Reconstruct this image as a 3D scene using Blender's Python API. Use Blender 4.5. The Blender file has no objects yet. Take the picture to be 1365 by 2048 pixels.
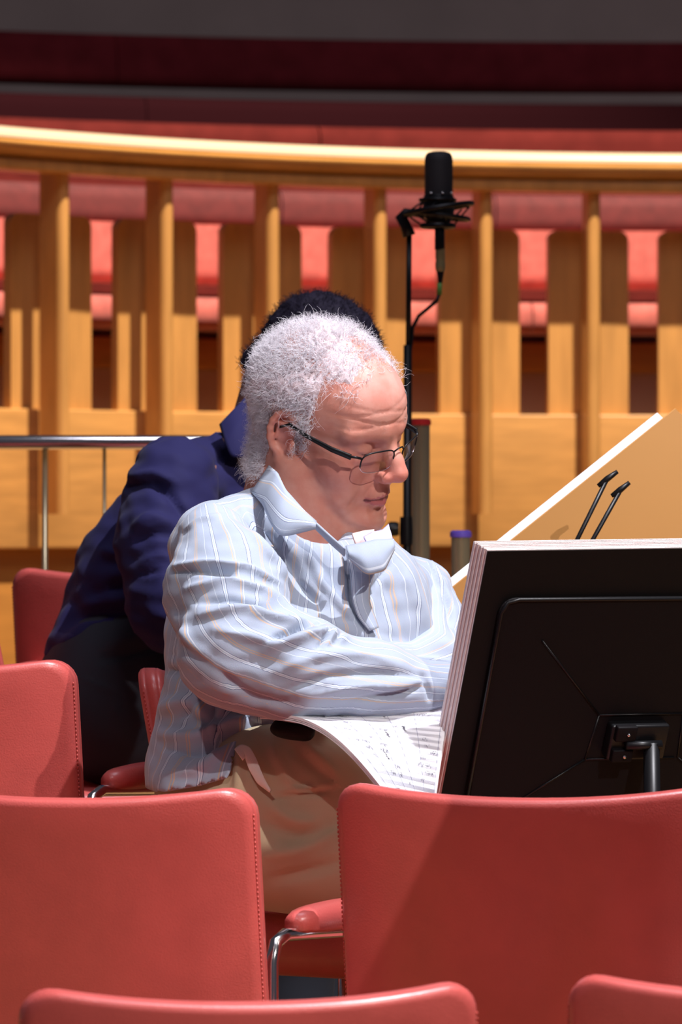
import bpy, math, random
import numpy as np
from mathutils import Vector, noise
from mathutils.bvhtree import BVHTree
random.seed(7); rng = np.random.default_rng(7)
C = bpy.context.scene.collection
SC = bpy.context.scene
F_PX = 9235.0; CH = 1.28; CX = 682.5; CY = 1024.0

# ------------------------------------------------------------------ camera, world, lights, exposure
cam_d = bpy.data.cameras.new('camera'); cam = bpy.data.objects.new('camera', cam_d); C.objects.link(cam)
cam.location = (0, 0, CH); cam.rotation_euler = (math.pi/2, 0, 0)
cam_d.sensor_fit = 'VERTICAL'; cam_d.sensor_height = 36; cam_d.lens = F_PX/2048*36
cam_d.clip_end = 100
cam_d.dof.use_dof = True; cam_d.dof.focus_distance = 6.1; cam_d.dof.aperture_fstop = 10
SC.camera = cam
SC.view_settings.view_transform = 'Standard'; SC.view_settings.look = 'None'
SC.view_settings.gamma = 1; SC.view_settings.use_curve_mapping = False
SC.view_settings.exposure = 0.0
w = bpy.data.worlds.new('world'); SC.world = w; w.use_nodes = True
bg = w.node_tree.nodes['Background']; bg.inputs[0].default_value = (.62, .58, .75, 1); bg.inputs[1].default_value = .085

def spot(name, loc, target, power, size_deg, color=(1, 1, 1), radius=.08, blend=.3):
    l = bpy.data.lights.new(name, 'SPOT'); l.energy = power; l.spot_size = math.radians(size_deg)
    l.color = color; l.shadow_soft_size = radius; l.spot_blend = blend
    o = bpy.data.objects.new(name, l); C.objects.link(o); o.location = loc
    o.rotation_euler = (Vector(target)-Vector(loc)).to_track_quat('-Z', 'Y').to_euler(); return o
def area(name, loc, target, power, size, color=(1, 1, 1)):
    l = bpy.data.lights.new(name, 'AREA'); l.energy = power; l.size = size; l.color = color
    o = bpy.data.objects.new(name, l); C.objects.link(o); o.location = loc
    o.rotation_euler = (Vector(target)-Vector(loc)).to_track_quat('-Z', 'Y').to_euler(); return o
# key: stage spot high on the right; front spots high behind the camera; wood wall spot; soft ceiling wash
spot('stage_spot_key', (1.9, 4.6, 6.0), (.1, 5.9, 1.0), 1900, 40, (.95, .94, 1.0), .035)
spot('stage_spot_side', (2.2, 2.2, 3.6), (.1, 5.8, .9), 580, 36, (1, .92, .88), .02)
spot('stage_spot_front', (-1.6, .6, 6.0), (-.1, 5.3, .7), 350, 22, (1, .86, .90), .06)
spot('stage_spot_wall', (1.3, 9.2, 7.2), (0, 11.8, 1.6), 3800, 60, (1, .90, .76), .05)
area('ceiling_wash', (0.5, 5.0, 7.5), (0, 6.5, .8), 150, 2.4, (.86, .84, 1.0))

# ------------------------------------------------------------------ helpers
def P(px, py, d): return Vector(((px-CX)/F_PX*d, d, CH-(py-CY)/F_PX*d))
def PA(l): return np.array([tuple(P(*q)) for q in l])
def proj(V): return np.stack([CX+V[:, 0]/V[:, 1]*F_PX, CY-(V[:, 2]-CH)/V[:, 1]*F_PX], 1)
def tag(o, label=None, cat=None, group=None, kind=None):
    if label: o['label'] = label
    if cat: o['category'] = cat
    if group: o['group'] = group
    if kind: o['kind'] = kind
    return o
def empty(name, loc=(0, 0, 0), rz=0):
    o = bpy.data.objects.new(name, None); C.objects.link(o); o.location = loc; o.rotation_euler = (0, 0, rz)
    o.empty_display_size = .1; return o
def obj(name, V, Fc, mat, parent=None, smooth=True, world=False):
    me = bpy.data.meshes.new(name); V = np.asarray(V, float)
    me.from_pydata(V.tolist() if len(V) else [], [], [tuple(int(i) for i in f) for f in Fc]); me.update()
    if smooth: me.polygons.foreach_set('use_smooth', [True]*len(me.polygons))
    if mat: me.materials.append(mat)
    o = bpy.data.objects.new(name, me); C.objects.link(o)
    if parent:
        o.parent = parent
        if world:
            M = parent_world(parent); o.matrix_parent_inverse = M.inverted()
    return o
def parent_world(p):
    from mathutils import Matrix, Euler
    M = Matrix.LocRotScale(p.location, p.rotation_euler, p.scale)
    if p.parent: M = parent_world(p.parent) @ p.matrix_parent_inverse @ M
    return M
class MB:
    def __init__(s): s.V = []; s.F = []
    def add(s, V, F):
        n = len(s.V); s.V += [tuple(v) for v in V]; s.F += [tuple(i+n for i in f) for f in F]; return s
    def box(s, c, d, R=None, bev=0.0):
        x, y, z = [q/2 for q in d]
        b = min(bev, x*.9, y*.9, z*.9)
        V = []; F = []
        if b <= 0:
            V = [(i*x, j*y, k*z) for i in (-1, 1) for j in (-1, 1) for k in (-1, 1)]
            F = [(0, 1, 3, 2), (4, 6, 7, 5), (0, 4, 5, 1), (2, 3, 7, 6), (0, 2, 6, 4), (1, 5, 7, 3)]
        else:
            import bmesh
            bm = bmesh.new(); bmesh.ops.create_cube(bm, size=1)
            for v in bm.verts: v.co = (v.co.x*d[0], v.co.y*d[1], v.co.z*d[2])
            bmesh.ops.bevel(bm, geom=bm.edges[:], offset=b, segments=3, affect='EDGES', profile=.5)
            bm.verts.index_update(); V = [tuple(v.co) for v in bm.verts]; F = [[v.index for v in f.verts] for f in bm.faces]; bm.free()
        V = [Vector(v) for v in V]
        if R is not None: V = [R @ v for v in V]
        return s.add([v+Vector(c) for v in V], F)
    def tube(s, pts, r, n=10, cap=True, closed=False):
        pts = [Vector(p) for p in pts]; m = len(pts); rr = r if hasattr(r, '__len__') else [r]*m
        V = []; F = []; ref = None
        for i, p in enumerate(pts):
            if closed: t = pts[(i+1) % m]-pts[i-1]
            else: t = pts[min(i+1, m-1)]-pts[max(i-1, 0)]
            t.normalize()
            if ref is None:
                ref = Vector((0, 0, 1)) if abs(t.z) < .9 else Vector((1, 0, 0))
            a = (ref-t*ref.dot(t)); 
            if a.length < 1e-6: a = t.orthogonal()
            a.normalize(); ref = a; b = t.cross(a)
            for k in range(n):
                q = 2*math.pi*k/n; V.append(p+(a*math.cos(q)+b*math.sin(q))*rr[i])
        for i in range(m if closed else m-1):
            j = (i+1) % m
            for k in range(n):
                l = (k+1) % n; F.append((i*n+k, i*n+l, j*n+l, j*n+k))
        if cap and not closed: F.append(tuple(range(n))[::-1]); F.append(tuple((m-1)*n+k for k in range(n)))
        return s.add(V, F)
    def lathe(s, prof, c, n=28, axis=None):   # prof [(r,z)] about z through c
        V = []; F = []
        for r, z in prof:
            for k in range(n):
                q = 2*math.pi*k/n; V.append(Vector((r*math.cos(q), r*math.sin(q), z)))
        if axis is not None:
            Q = Vector((0, 0, 1)).rotation_difference(Vector(axis).normalized()); V = [Q @ v for v in V]
        for i in range(len(prof)-1):
            for k in range(n):
                l = (k+1) % n; F.append((i*n+k, i*n+l, (i+1)*n+l, (i+1)*n+k))
        F.append(tuple(range(n))[::-1]); F.append(tuple((len(prof)-1)*n+k for k in range(n)))
        return s.add([v+Vector(c) for v in V], F)
    def build(s, name, mat, parent=None, smooth=True, world=False, auto=None):
        o = obj(name, s.V, s.F, mat, parent, smooth, world)
        if auto is not None:
            o.data.set_sharp_from_angle(angle=math.radians(auto))
        return o

# ------------------------------------------------------------------ materials
def mat(name, col, rough=.5, metal=0, spec=.5, bump=None, var=0, vscale=5, coat=0, sss=0, trans=0, sheen=0, stretch=(1, 1, 1)):
    m = bpy.data.materials.new(name); m.use_nodes = True; nt = m.node_tree; b = nt.nodes['Principled BSDF']
    b.inputs['Base Color'].default_value = (*col, 1); b.inputs['Roughness'].default_value = rough
    b.inputs['Metallic'].default_value = metal; b.inputs['Specular IOR Level'].default_value = spec
    b.inputs['Coat Weight'].default_value = coat; b.inputs['Coat Roughness'].default_value = .25
    b.inputs['Sheen Weight'].default_value = sheen; b.inputs['Transmission Weight'].default_value = trans
    if sss:
        b.inputs['Subsurface Weight'].default_value = sss; b.inputs['Subsurface Radius'].default_value = (.012, .005, .003)
        b.inputs['Subsurface Scale'].default_value = 1
    tc = nt.nodes.new('ShaderNodeTexCoord'); mp = nt.nodes.new('ShaderNodeMapping'); mp.inputs['Scale'].default_value = stretch
    nt.links.new(tc.outputs['Object'], mp.inputs[0])
    if var:
        n = nt.nodes.new('ShaderNodeTexNoise'); n.inputs['Scale'].default_value = vscale; n.inputs['Detail'].default_value = 6
        nt.links.new(mp.outputs[0], n.inputs['Vector'])
        r = nt.nodes.new('ShaderNodeValToRGB'); r.color_ramp.elements[0].position = .3; r.color_ramp.elements[1].position = .7
        r.color_ramp.elements[0].color = (*[c*(1-var) for c in col], 1); r.color_ramp.elements[1].color = (*[min(1, c*(1+var)) for c in col], 1)
        nt.links.new(n.outputs[0], r.inputs[0]); nt.links.new(r.outputs[0], b.inputs['Base Color'])
    if bump:
        sc, st, dist = bump
        n = nt.nodes.new('ShaderNodeTexNoise'); n.inputs['Scale'].default_value = sc; n.inputs['Detail'].default_value = 4
        nt.links.new(mp.outputs[0], n.inputs['Vector'])
        bp = nt.nodes.new('ShaderNodeBump'); bp.inputs['Strength'].default_value = st; bp.inputs['Distance'].default_value = dist
        nt.links.new(n.outputs[0], bp.inputs['Height']); nt.links.new(bp.outputs[0], b.inputs['Normal'])
    return m
M = {}
M['leather'] = mat('red_leather', (.54, .092, .080), .40, spec=.5, bump=(420, .35, .0012), var=.08, vscale=14, coat=.35)
M['stitch'] = mat('red_thread', (.60, .10, .08), .6)
M['chrome'] = mat('chrome', (.75, .74, .72), .14, metal=1)
M['steel'] = mat('brushed_steel', (.50, .42, .25), .18, metal=.6, spec=.8)
M['wood'] = mat('light_oak', (.56, .27, .075), .42, var=.14, vscale=6, stretch=(1, 1, 7), bump=(60, .08, .001), coat=.1)
M['woodv'] = mat('oak_vertical_grain', (.56, .27, .075), .42, var=.14, vscale=14, stretch=(2.2, 2.2, .35), coat=.1)
M['rail'] = mat('lacquered_oak_rail', (.50, .23, .055), .22, var=.1, vscale=9, stretch=(1, 1, 5), coat=.6)
M['nosing_highlight'] = mat('painted_nosing_highlight', (.74, .55, .36), .3, coat=.6)  # paler than the rail: paints the bright highlight on its top edge
M['woodd'] = mat('brown_timber', (.42, .17, .03), .5, var=.12, vscale=5, stretch=(1, 1, 6))
M['floor'] = mat('stage_floor_wood', (.40, .20, .07), .4, var=.18, vscale=8, stretch=(6, 1, 1))
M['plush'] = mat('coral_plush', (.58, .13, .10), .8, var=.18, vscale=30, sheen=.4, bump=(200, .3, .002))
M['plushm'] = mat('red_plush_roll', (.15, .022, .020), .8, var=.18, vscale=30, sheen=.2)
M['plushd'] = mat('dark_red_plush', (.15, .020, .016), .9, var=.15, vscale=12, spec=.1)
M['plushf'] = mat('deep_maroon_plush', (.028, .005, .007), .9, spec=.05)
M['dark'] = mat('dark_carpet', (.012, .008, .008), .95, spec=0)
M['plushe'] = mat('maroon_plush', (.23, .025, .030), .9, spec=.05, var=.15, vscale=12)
M['grey'] = mat('grey_brown_plaster', (.60, .46, .38), .9, var=.06, vscale=4)
M['black'] = mat('black_plastic', (.004, .003, .004), .6, spec=.15, bump=(700, .2, .0006))
M['blackm'] = mat('black_metal', (.005, .005, .006), .38, spec=.3)
M['mesh'] = mat('black_mesh_grille', (.012, .011, .014), .6, bump=(900, .8, .001))
M['brass'] = mat('pale_brass', (.50, .42, .20), .35, metal=.8)
M['green'] = mat('green_tape', (.12, .32, .06), .6)
M['purple'] = mat('purple_cap', (.16, .10, .65), .5)
M['redcap'] = mat('red_cap', (.75, .03, .03), .5)
M['paper'] = mat('white_paper', (.86, .86, .88), .6)
M['tan'] = mat('tan_card', (.42, .20, .055), .45, var=.05, vscale=3, spec=.4)
M['cover'] = mat('black_cover', (.005, .004, .004), .6, spec=.15, bump=(500, .2, .0005))
M['khaki'] = mat('khaki_cotton', (.50, .41, .26), .85, bump=(900, .3, .0006), var=.04, vscale=20, sheen=.1)
M['pocket'] = mat('cream_lining', (.88, .84, .72), .85)
M['navy'] = mat('navy_cotton', (.012, .011, .060), .8, spec=.2, bump=(700, .3, .0006), sheen=.03)
M['jeans'] = mat('black_denim', (.010, .013, .022), .8, bump=(900, .4, .0006))
M['hairw'] = mat('white_hair', (.80, .77, .82), .5, spec=.4)
M['hairg'] = mat('grey_brow_hair', (.50, .38, .34), .7)
M['pagew'] = mat('pinkish_page_edge', (.66, .56, .54), .7)
M['pagex'] = mat('page_edge', (.71, .62, .61), .7)
M['hairu'] = mat('white_hair_under', (.66, .54, .56), .9, spec=.1)
M['hairb'] = mat('black_hair', (.008, .006, .014), .75, spec=.12)
M['skin2'] = mat('brown_skin', (.26, .12, .08), .5, sss=.1)
M['undershirt'] = mat('pink_white_undershirt', (.80, .55, .52), .8)
M['lilac'] = mat('lilac_lining', (.55, .50, .85), .8)
M['shoe'] = mat('brown_shoe', (.05, .02, .012), .4)

def page_edges(name, c1, c2, scale):
    m = mat(name, c1, .7); nt = m.node_tree; b = nt.nodes['Principled BSDF']
    tc = nt.nodes.new('ShaderNodeTexCoord'); wv = nt.nodes.new('ShaderNodeTexWave'); wv.bands_direction = 'Z'
    wv.inputs['Scale'].default_value = scale; wv.inputs['Distortion'].default_value = .6
    nt.links.new(tc.outputs['Object'], wv.inputs['Vector'])
    r = nt.nodes.new('ShaderNodeValToRGB'); r.color_ramp.elements[0].color = (*c2, 1); r.color_ramp.elements[1].color = (*c1, 1)
    r.color_ramp.elements[1].position = .5
    nt.links.new(wv.outputs[0], r.inputs[0]); nt.links.new(r.outputs[0], b.inputs['Base Color']); return m
M['pages'] = page_edges('stacked_page_edges', (.84, .80, .80), (.45, .38, .38), 120)

# striped shirt: attribute 'stripe' carries the distance across the cloth in metres
def shirt_mat(name, attr):
    m = mat(name, (.50, .58, .68), .8, sheen=.15); nt = m.node_tree; b = nt.nodes['Principled BSDF']
    at = nt.nodes.new('ShaderNodeAttribute'); at.attribute_name = attr
    mu = nt.nodes.new('ShaderNodeMath'); mu.operation = 'MULTIPLY'; mu.inputs[1].default_value = 1/.092
    fr = nt.nodes.new('ShaderNodeMath'); fr.operation = 'FRACT'
    nt.links.new(at.outputs['Fac'], mu.inputs[0]); nt.links.new(mu.outputs[0], fr.inputs[0])
    r = nt.nodes.new('ShaderNodeValToRGB'); cr = r.color_ramp; cr.interpolation = 'CONSTANT'
    base = (.37, .43, .54); wh = (.62, .68, .76); dk = (.12, .15, .26); orr = (.60, .45, .34); lg = (.40, .48, .60)
    bands = [(0, base), (.06, orr), (.077, base), (.094, orr), (.112, base), (.26, dk), (.268, wh), (.288, lg), (.298, wh), (.316, dk), (.324, base),
             (.50, wh), (.515, base), (.535, orr), (.552, base), (.74, dk), (.748, wh), (.764, lg), (.780, wh), (.796, dk), (.804, base), (.92, wh), (.928, base)]
    el = cr.elements
    el[0].position = 0; el[0].color = (*base, 1); el[1].position = bands[1][0]; el[1].color = (*bands[1][1], 1)
    for p, c in bands[2:]:
        e = el.new(p); e.color = (*c, 1)
    nt.links.new(fr.outputs[0], r.inputs[0])
    n = nt.nodes.new('ShaderNodeTexNoise'); n.inputs['Scale'].default_value = 900; n.inputs['Detail'].default_value = 3
    tc = nt.nodes.new('ShaderNodeTexCoord'); nt.links.new(tc.outputs['Object'], n.inputs['Vector'])
    mx = nt.nodes.new('ShaderNodeMixRGB'); mx.blend_type = 'MULTIPLY'; mx.inputs[0].default_value = .18
    nt.links.new(r.outputs[0], mx.inputs[1]); nt.links.new(n.outputs[1], mx.inputs[2]); nt.links.new(mx.outputs[0], b.inputs['Base Color'])
    bp = nt.nodes.new('ShaderNodeBump'); bp.inputs['Strength'].default_value = .25; bp.inputs['Distance'].default_value = .0006
    nt.links.new(n.outputs[0], bp.inputs['Height']); nt.links.new(bp.outputs[0], b.inputs['Normal'])
    return m
M['shirt'] = shirt_mat('striped_blue_cotton', 'stripe')
def skin_mat():
    m = mat('weathered_pink_skin', (.6, .27, .2), .48, spec=.4, sss=.18, bump=(260, .18, .001)); nt = m.node_tree; b = nt.nodes['Principled BSDF']
    at = nt.nodes.new('ShaderNodeAttribute'); at.attribute_name = 'skin'
    n = nt.nodes.new('ShaderNodeTexNoise'); n.inputs['Scale'].default_value = 45; n.inputs['Detail'].default_value = 5
    tc = nt.nodes.new('ShaderNodeTexCoord'); nt.links.new(tc.outputs['Object'], n.inputs['Vector'])
    r = nt.nodes.new('ShaderNodeValToRGB'); r.color_ramp.elements[0].position = .35; r.color_ramp.elements[0].color = (.9, .72, .68, 1)
    r.color_ramp.elements[1].position = .65; r.color_ramp.elements[1].color = (1, 1, 1, 1)
    nt.links.new(n.outputs[0], r.inputs[0])
    mx = nt.nodes.new('ShaderNodeMixRGB'); mx.blend_type = 'MULTIPLY'; mx.inputs[0].default_value = .8
    nt.links.new(at.outputs['Color'], mx.inputs[1]); nt.links.new(r.outputs[0], mx.inputs[2]); nt.links.new(mx.outputs[0], b.inputs['Base Color'])
    return m
M['skin'] = skin_mat()
def lens_mat():
    m = bpy.data.materials.new('spectacle_glass'); m.use_nodes = True; nt = m.node_tree; nt.nodes.clear()
    o = nt.nodes.new('ShaderNodeOutputMaterial'); t = nt.nodes.new('ShaderNodeBsdfTransparent'); g = nt.nodes.new('ShaderNodeBsdfGlossy')
    t.inputs[0].default_value = (.97, .96, .99, 1); g.inputs['Roughness'].default_value = .03
    f = nt.nodes.new('ShaderNodeValue'); f.outputs[0].default_value = .07
    x = nt.nodes.new('ShaderNodeMixShader'); nt.links.new(f.outputs[0], x.inputs[0]); nt.links.new(t.outputs[0], x.inputs[1]); nt.links.new(g.outputs[0], x.inputs[2])
    nt.links.new(x.outputs[0], o.inputs[0]); return m
M['lens'] = lens_mat()

# ------------------------------------------------------------------ room: risers, wall path
floor_z = [0.0, .147, .27, .385]
edges = [0, 5.2, 6.1, 7.02, 11.0]
for i, z in enumerate(floor_z):
    y0 = edges[i] if i else -1.5; y1 = edges[i+1]
    b = MB().box((0, (y0+y1)/2, (z-.4)/2), (9, y1-y0, z+.4)); o = b.build('floor', M['floor'], smooth=False); tag(o, kind='structure')

ppx = np.array([-400, 0, 350, 700, 1000, 1365, 1800.]); pd = np.array([10.65, 11.22, 11.60, 11.86, 11.98, 12.05, 12.05])
cf = np.polyfit(ppx, pd, 3)
TT = np.linspace(-900, 2300, 1300)
def path_raw(t):
    d = np.polyval(cf, np.clip(t, -500, 1900)); return np.stack([(t-CX)/F_PX*d, d], -1)
PT = path_raw(TT); TG = np.gradient(PT, axis=0); TG /= np.linalg.norm(TG, axis=1)[:, None]; NR = np.stack([-TG[:, 1], TG[:, 0]], 1)
ARC = np.concatenate([[0], np.cumsum(np.linalg.norm(np.diff(PT, axis=0), axis=1))])
def path_px(px, o):      # point on the wall path, o metres behind it, seen at column px ; returns xy, tangent, normal, arc
    Q = PT+NR*o; c = CX+Q[:, 0]/Q[:, 1]*F_PX
    i = np.interp(px, c, np.arange(len(TT))); k = int(np.clip(i, 0, len(TT)-2)); f = i-k
    return Q[k]*(1-f)+Q[k+1]*f, TG[k], NR[k], ARC[k]*(1-f)+ARC[k+1]*f
def sweep(name, prof, p0, p1, m, parent=None, n=60, smooth=True, ref=0.0, auto=None):
    # prof: closed loop of (offset, z); swept along wall path between columns p0..p1 (columns measured at offset ref)
    s0 = path_px(p0, ref)[3]; s1 = path_px(p1, ref)[3]
    V = []; K = len(prof)
    for s in np.linspace(s0, s1, n):
        x = np.array([np.interp(s, ARC, PT[:, 0]), np.interp(s, ARC, PT[:, 1])]); nn = np.array([np.interp(s, ARC, NR[:, 0]), np.interp(s, ARC, NR[:, 1])])
        for o, z in prof:
            q = x+nn*o; V.append((q[0], q[1], z))
    Fc = [tuple(range(K)), tuple((n-1)*K+k for k in range(K))[::-1]]
    for i in range(n-1):
        for k in range(K):
            l = (k+1) % K; Fc.append((i*K+k, (i+1)*K+k, (i+1)*K+l, i*K+l))
    o = obj(name, V, Fc, m, parent, smooth)
    if auto: o.data.set_sharp_from_angle(angle=math.radians(auto))
    return o
def rrect(o0, o1, z0, z1, r, n=5):
    pts = []
    for cx, cz, a in ((o1-r, z1-r, 0), (o0+r, z1-r, 90), (o0+r, z0+r, 180), (o1-r, z0+r, 270)):
        for k in range(n+1):
            q = math.radians(a+90*k/n); pts.append((cx+r*math.cos(q), cz+r*math.sin(q)))
    return pts
ZK = 11.83/F_PX
def zy(y, o=0): return CH+(CY-y)*(11.83+o)/F_PX

# parapet
par = empty('wooden_parapet', (float(path_px(700, 0)[0][0]), float(path_px(700, 0)[0][1]), .385))
tag(par, 'long curved light oak parapet with thick lacquered handrail and vertical slats behind the players', 'parapet')
def child(o, p): o.parent = p; o.matrix_parent_inverse = parent_world(p).inverted(); return o
rp = [(-.10, 2.150), (-.115, 2.160), (-.118, 2.17), (-.110, 2.180), (-.05, 2.185), (.05, 2.205), (.07, 2.20), (.075, 2.16), (.06, 2.14), (-.06, 2.135), (-.085, 2.142)]
child(sweep('handrail', rp, -250, 1600, M['rail'], n=90, auto=50), par)
child(sweep('handrail_highlight_nosing', [(-.108, 2.178)]+[(-.078-.036*math.cos(t), 2.182+.028*math.sin(t)) for t in np.linspace(0, math.pi*.5, 9)]+[(.05, 2.212), (.05, 2.178)], -250, 1600, M['nosing_highlight'], n=90, auto=50), par)  # rounded top edge of the rail, highlight put in by its pale colour
child(sweep('handrail_lip', rrect(-.085, .0, 2.108, 2.137, .008), -250, 1600, M['woodv'], n=90, auto=50), par)
bal_px = [-84, 124, 332, 545, 760, 972, 1188, 1404]
def prism_at(px, o, halfw, z0, z1, prof):  # prof list of (u,v) in tangent/normal axes
    xy, t, nn, _ = path_px(px, o); V = []; K = len(prof)
    for z in (z0, z1):
        for u, v in prof: V.append((xy[0]+t[0]*u+nn[0]*v, xy[1]+t[1]*u+nn[1]*v, z))
    Fc = [tuple(range(K))[::-1], tuple(K+k for k in range(K))]+[(k, (k+1) % K, K+(k+1) % K, K+k) for k in range(K)]
    return V, Fc
for px in bal_px:
    hw = .017
    prof = [(hw, .065), (-hw, .065), (-hw, .0)]+[(hw*math.cos(a), -.018*math.sin(a)) for a in np.linspace(math.pi, 0, 9)]+[(hw, .0)]
    V, Fc = prism_at(px, -.035, hw, zy(1028), 2.137, prof)
    o = obj('baluster', V, Fc, M['woodv'], None); o.data.set_sharp_from_angle(angle=math.radians(40)); child(o, par)
# slats: from gap to gap with rounded top corners
gaps = [(-240, -183), (-25, 22), (183, 236), (394, 447), (604, 664), (818, 880), (1040, 1098), (1258, 1318), (1475, 1535)]
ztop = zy(452, .1); zbot = 1.50; OFF = .10
for i in range(len(gaps)-1):
    a = path_px(gaps[i][1], OFF)[3]; b = path_px(gaps[i+1][0], OFF)[3]
    K = 16; r = .025; V = []
    ss = np.linspace(a, b, K)
    loop = []
    for s in ss: loop.append((s, zbot))
    for k in range(7):
        q = math.pi/2*k/6; loop.append((b-r+r*math.cos(q), ztop-r+r*math.sin(q)))
    for s in ss[::-1][2:-2]: loop.append((s, ztop))
    for k in range(7):
        q = math.pi/2*(1+k/6); loop.append((a+r+r*math.cos(q), ztop-r+r*math.sin(q)))
    for o_ in (OFF, OFF+.028):
        for s, z in loop:
            x = np.array([np.interp(s, ARC, PT[:, 0]), np.interp(s, ARC, PT[:, 1])]); nn = np.array([np.interp(s, ARC, NR[:, 0]), np.interp(s, ARC, NR[:, 1])])
            q = x+nn*o_; V.append((q[0], q[1], z))
    n = len(loop); Fc = [tuple(range(n)), tuple(n+k for k in range(n))[::-1]]+[(k, n+k, n+(k+1) % n, (k+1) % n) for k in range(n)]
    child(obj('slat', V, Fc, M['woodv'], None, smooth=False), par)
# lower boards
z_bt = zy(826, .08)
child(sweep('lower_board', rrect(.075, .14, zy(1095, .08), z_bt, .006, 3), -250, 1600, M['wood'], n=80, auto=40), par)
child(sweep('base_board', rrect(.12, .16, .385, zy(1094, .08), .003, 2), -250, 1600, M['woodd'], n=80, auto=40), par)
child(sweep('base_ledge', rrect(.09, .15, .70, .72, .003, 2), -250, 1600, M['woodd'], n=60, auto=40), par)

# seating behind the parapet
def bench(label, o0, zb, zt, thick, mt, cols, grp, seat=None, roll=None, apron=None, tilt=0):
    for i, (p0, p1) in enumerate(cols):
        xy = path_px((p0+p1)/2, o0)[0]
        e = empty('auditorium_seat', (float(xy[0]), float(xy[1]), zb-.4))
        tag(e, label[i], 'seat', grp)
        back = rrect(o0, o0+thick, zb, zt, min(.05, thick*.45, (zt-zb)*.4), 6)
        if tilt: back = [(o+(z-zb)*tilt, z) for o, z in back]
        child(sweep('backrest', back, p0, p1, mt, n=14, ref=o0, auto=60), e)
        if roll:
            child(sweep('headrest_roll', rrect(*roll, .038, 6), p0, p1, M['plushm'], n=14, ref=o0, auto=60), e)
        if seat:
            child(sweep('seat_cushion', rrect(*seat, .035, 6), p0, p1, mt, n=14, ref=o0, auto=60), e)
            child(sweep('seat_base', rrect(apron[0], apron[1], zy(742, .7), apron[3], .004, 2), p0, p1, M['wood'], n=14, ref=o0, auto=40), e)
            child(sweep('kick_panel', rrect(apron[0]+.02, apron[1], apron[2], zy(742, .7), .004, 2), p0, p1, M['grey'], n=14, ref=o0, auto=40), e)
cols1 = [(-260, 130), (133, 560), (563, 990), (993, 1500)]
bench(['coral plush seat behind the parapet slats, the leftmost', 'coral plush seat behind the parapet slats above the navy-shirted person',
       'coral plush seat behind the parapet slats and the microphone', 'coral plush seat behind the parapet slats, the rightmost'],
      .94, zy(572, .95), zy(390, .95), .10, M['plush'], cols1, 'seats just behind the parapet',
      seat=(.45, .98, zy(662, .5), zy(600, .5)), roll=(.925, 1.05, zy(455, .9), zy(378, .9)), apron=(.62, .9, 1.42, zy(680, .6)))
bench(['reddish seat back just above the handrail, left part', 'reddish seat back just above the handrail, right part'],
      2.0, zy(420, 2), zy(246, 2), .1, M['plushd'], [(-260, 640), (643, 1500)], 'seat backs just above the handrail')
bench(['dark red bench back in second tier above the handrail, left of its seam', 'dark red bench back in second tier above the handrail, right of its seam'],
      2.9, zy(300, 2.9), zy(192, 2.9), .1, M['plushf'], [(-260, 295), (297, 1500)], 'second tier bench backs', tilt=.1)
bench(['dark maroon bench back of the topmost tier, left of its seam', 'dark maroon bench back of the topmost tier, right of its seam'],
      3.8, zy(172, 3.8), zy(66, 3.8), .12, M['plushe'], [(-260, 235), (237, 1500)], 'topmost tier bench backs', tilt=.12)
tag(sweep('floor', rrect(.16, 2.0, 1.30, 1.42, .003, 2), -260, 1500, M['woodd'], n=40, smooth=False), kind='structure')
tag(sweep('floor', rrect(2.0, 2.9, 1.30, 1.75, .003, 2), -260, 1500, M['dark'], n=40, smooth=False), kind='structure')
tag(sweep('floor', rrect(2.9, 5.2, 1.30, 2.05, .003, 2), -260, 1500, M['dark'], n=40, smooth=False), kind='structure')
tag(MB().box((0, 18.4, 3.5), (16, .2, 7.5)).build('wall_back', M['grey'], smooth=False), kind='structure')
tag(sweep('trim_1', rrect(1.25, 1.3, 1.42, 2.2, .003, 2), -260, 1500, M['plushd'], n=40, smooth=False), kind='structure')

# ------------------------------------------------------------------ handrail left, posts right
h = empty('chrome_guard_rail', tuple(P(110, 1160, 8.6))); h.location.z = .385
tag(h, 'horizontal polished steel guard rail on thin uprights at left, behind the navy-shirted person', 'guard rail')
m1 = P(-260, 885, 8.6); m2 = P(470, 885, 8.6)
b = MB(); b.box(((m1.x+m2.x)/2, 8.6, m1.z), (m2.x-m1.x, .045, .027), bev=.012); child(b.build('top_rail', M['chrome'], smooth=True), h)
for px in (90, 209, 430, -60):
    q = P(px, 900, 8.6); child(MB().tube([(q.x, 8.6, m1.z-.012), (q.x, 8.6, .385)], .0055 if px != 209 else .0035, 10).build('upright', M['steel']), h)
def post(name, px, ytop, d, r, m, capm, label, cat):
    q = P(px, ytop, d); e = empty(name, (q.x, d, .385)); tag(e, label, cat)
    obj_ = MB().lathe([(r, 0), (r, q.z-.385)], (0, 0, 0)).build('tube', m, e, auto=40)
    MB().lathe([(r*1.12, q.z-.385-.004), (r*1.15, q.z-.385), (r*1.12, q.z-.385+.005), (r*.9, q.z-.385+.008)], (0, 0, 0)).build('cap', capm, e, auto=40)
    return e
post('steel_post', 842, 846, 8.3, .0165, M['steel'], M['redcap'], 'tall round steel post with a red cap behind the grey-haired person\'s glasses', 'post')
post('steel_post', 922, 1070, 8.0, .0165, M['steel'], M['purple'], 'short round steel post with a purple cap left of the big black music stand', 'post')

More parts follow.
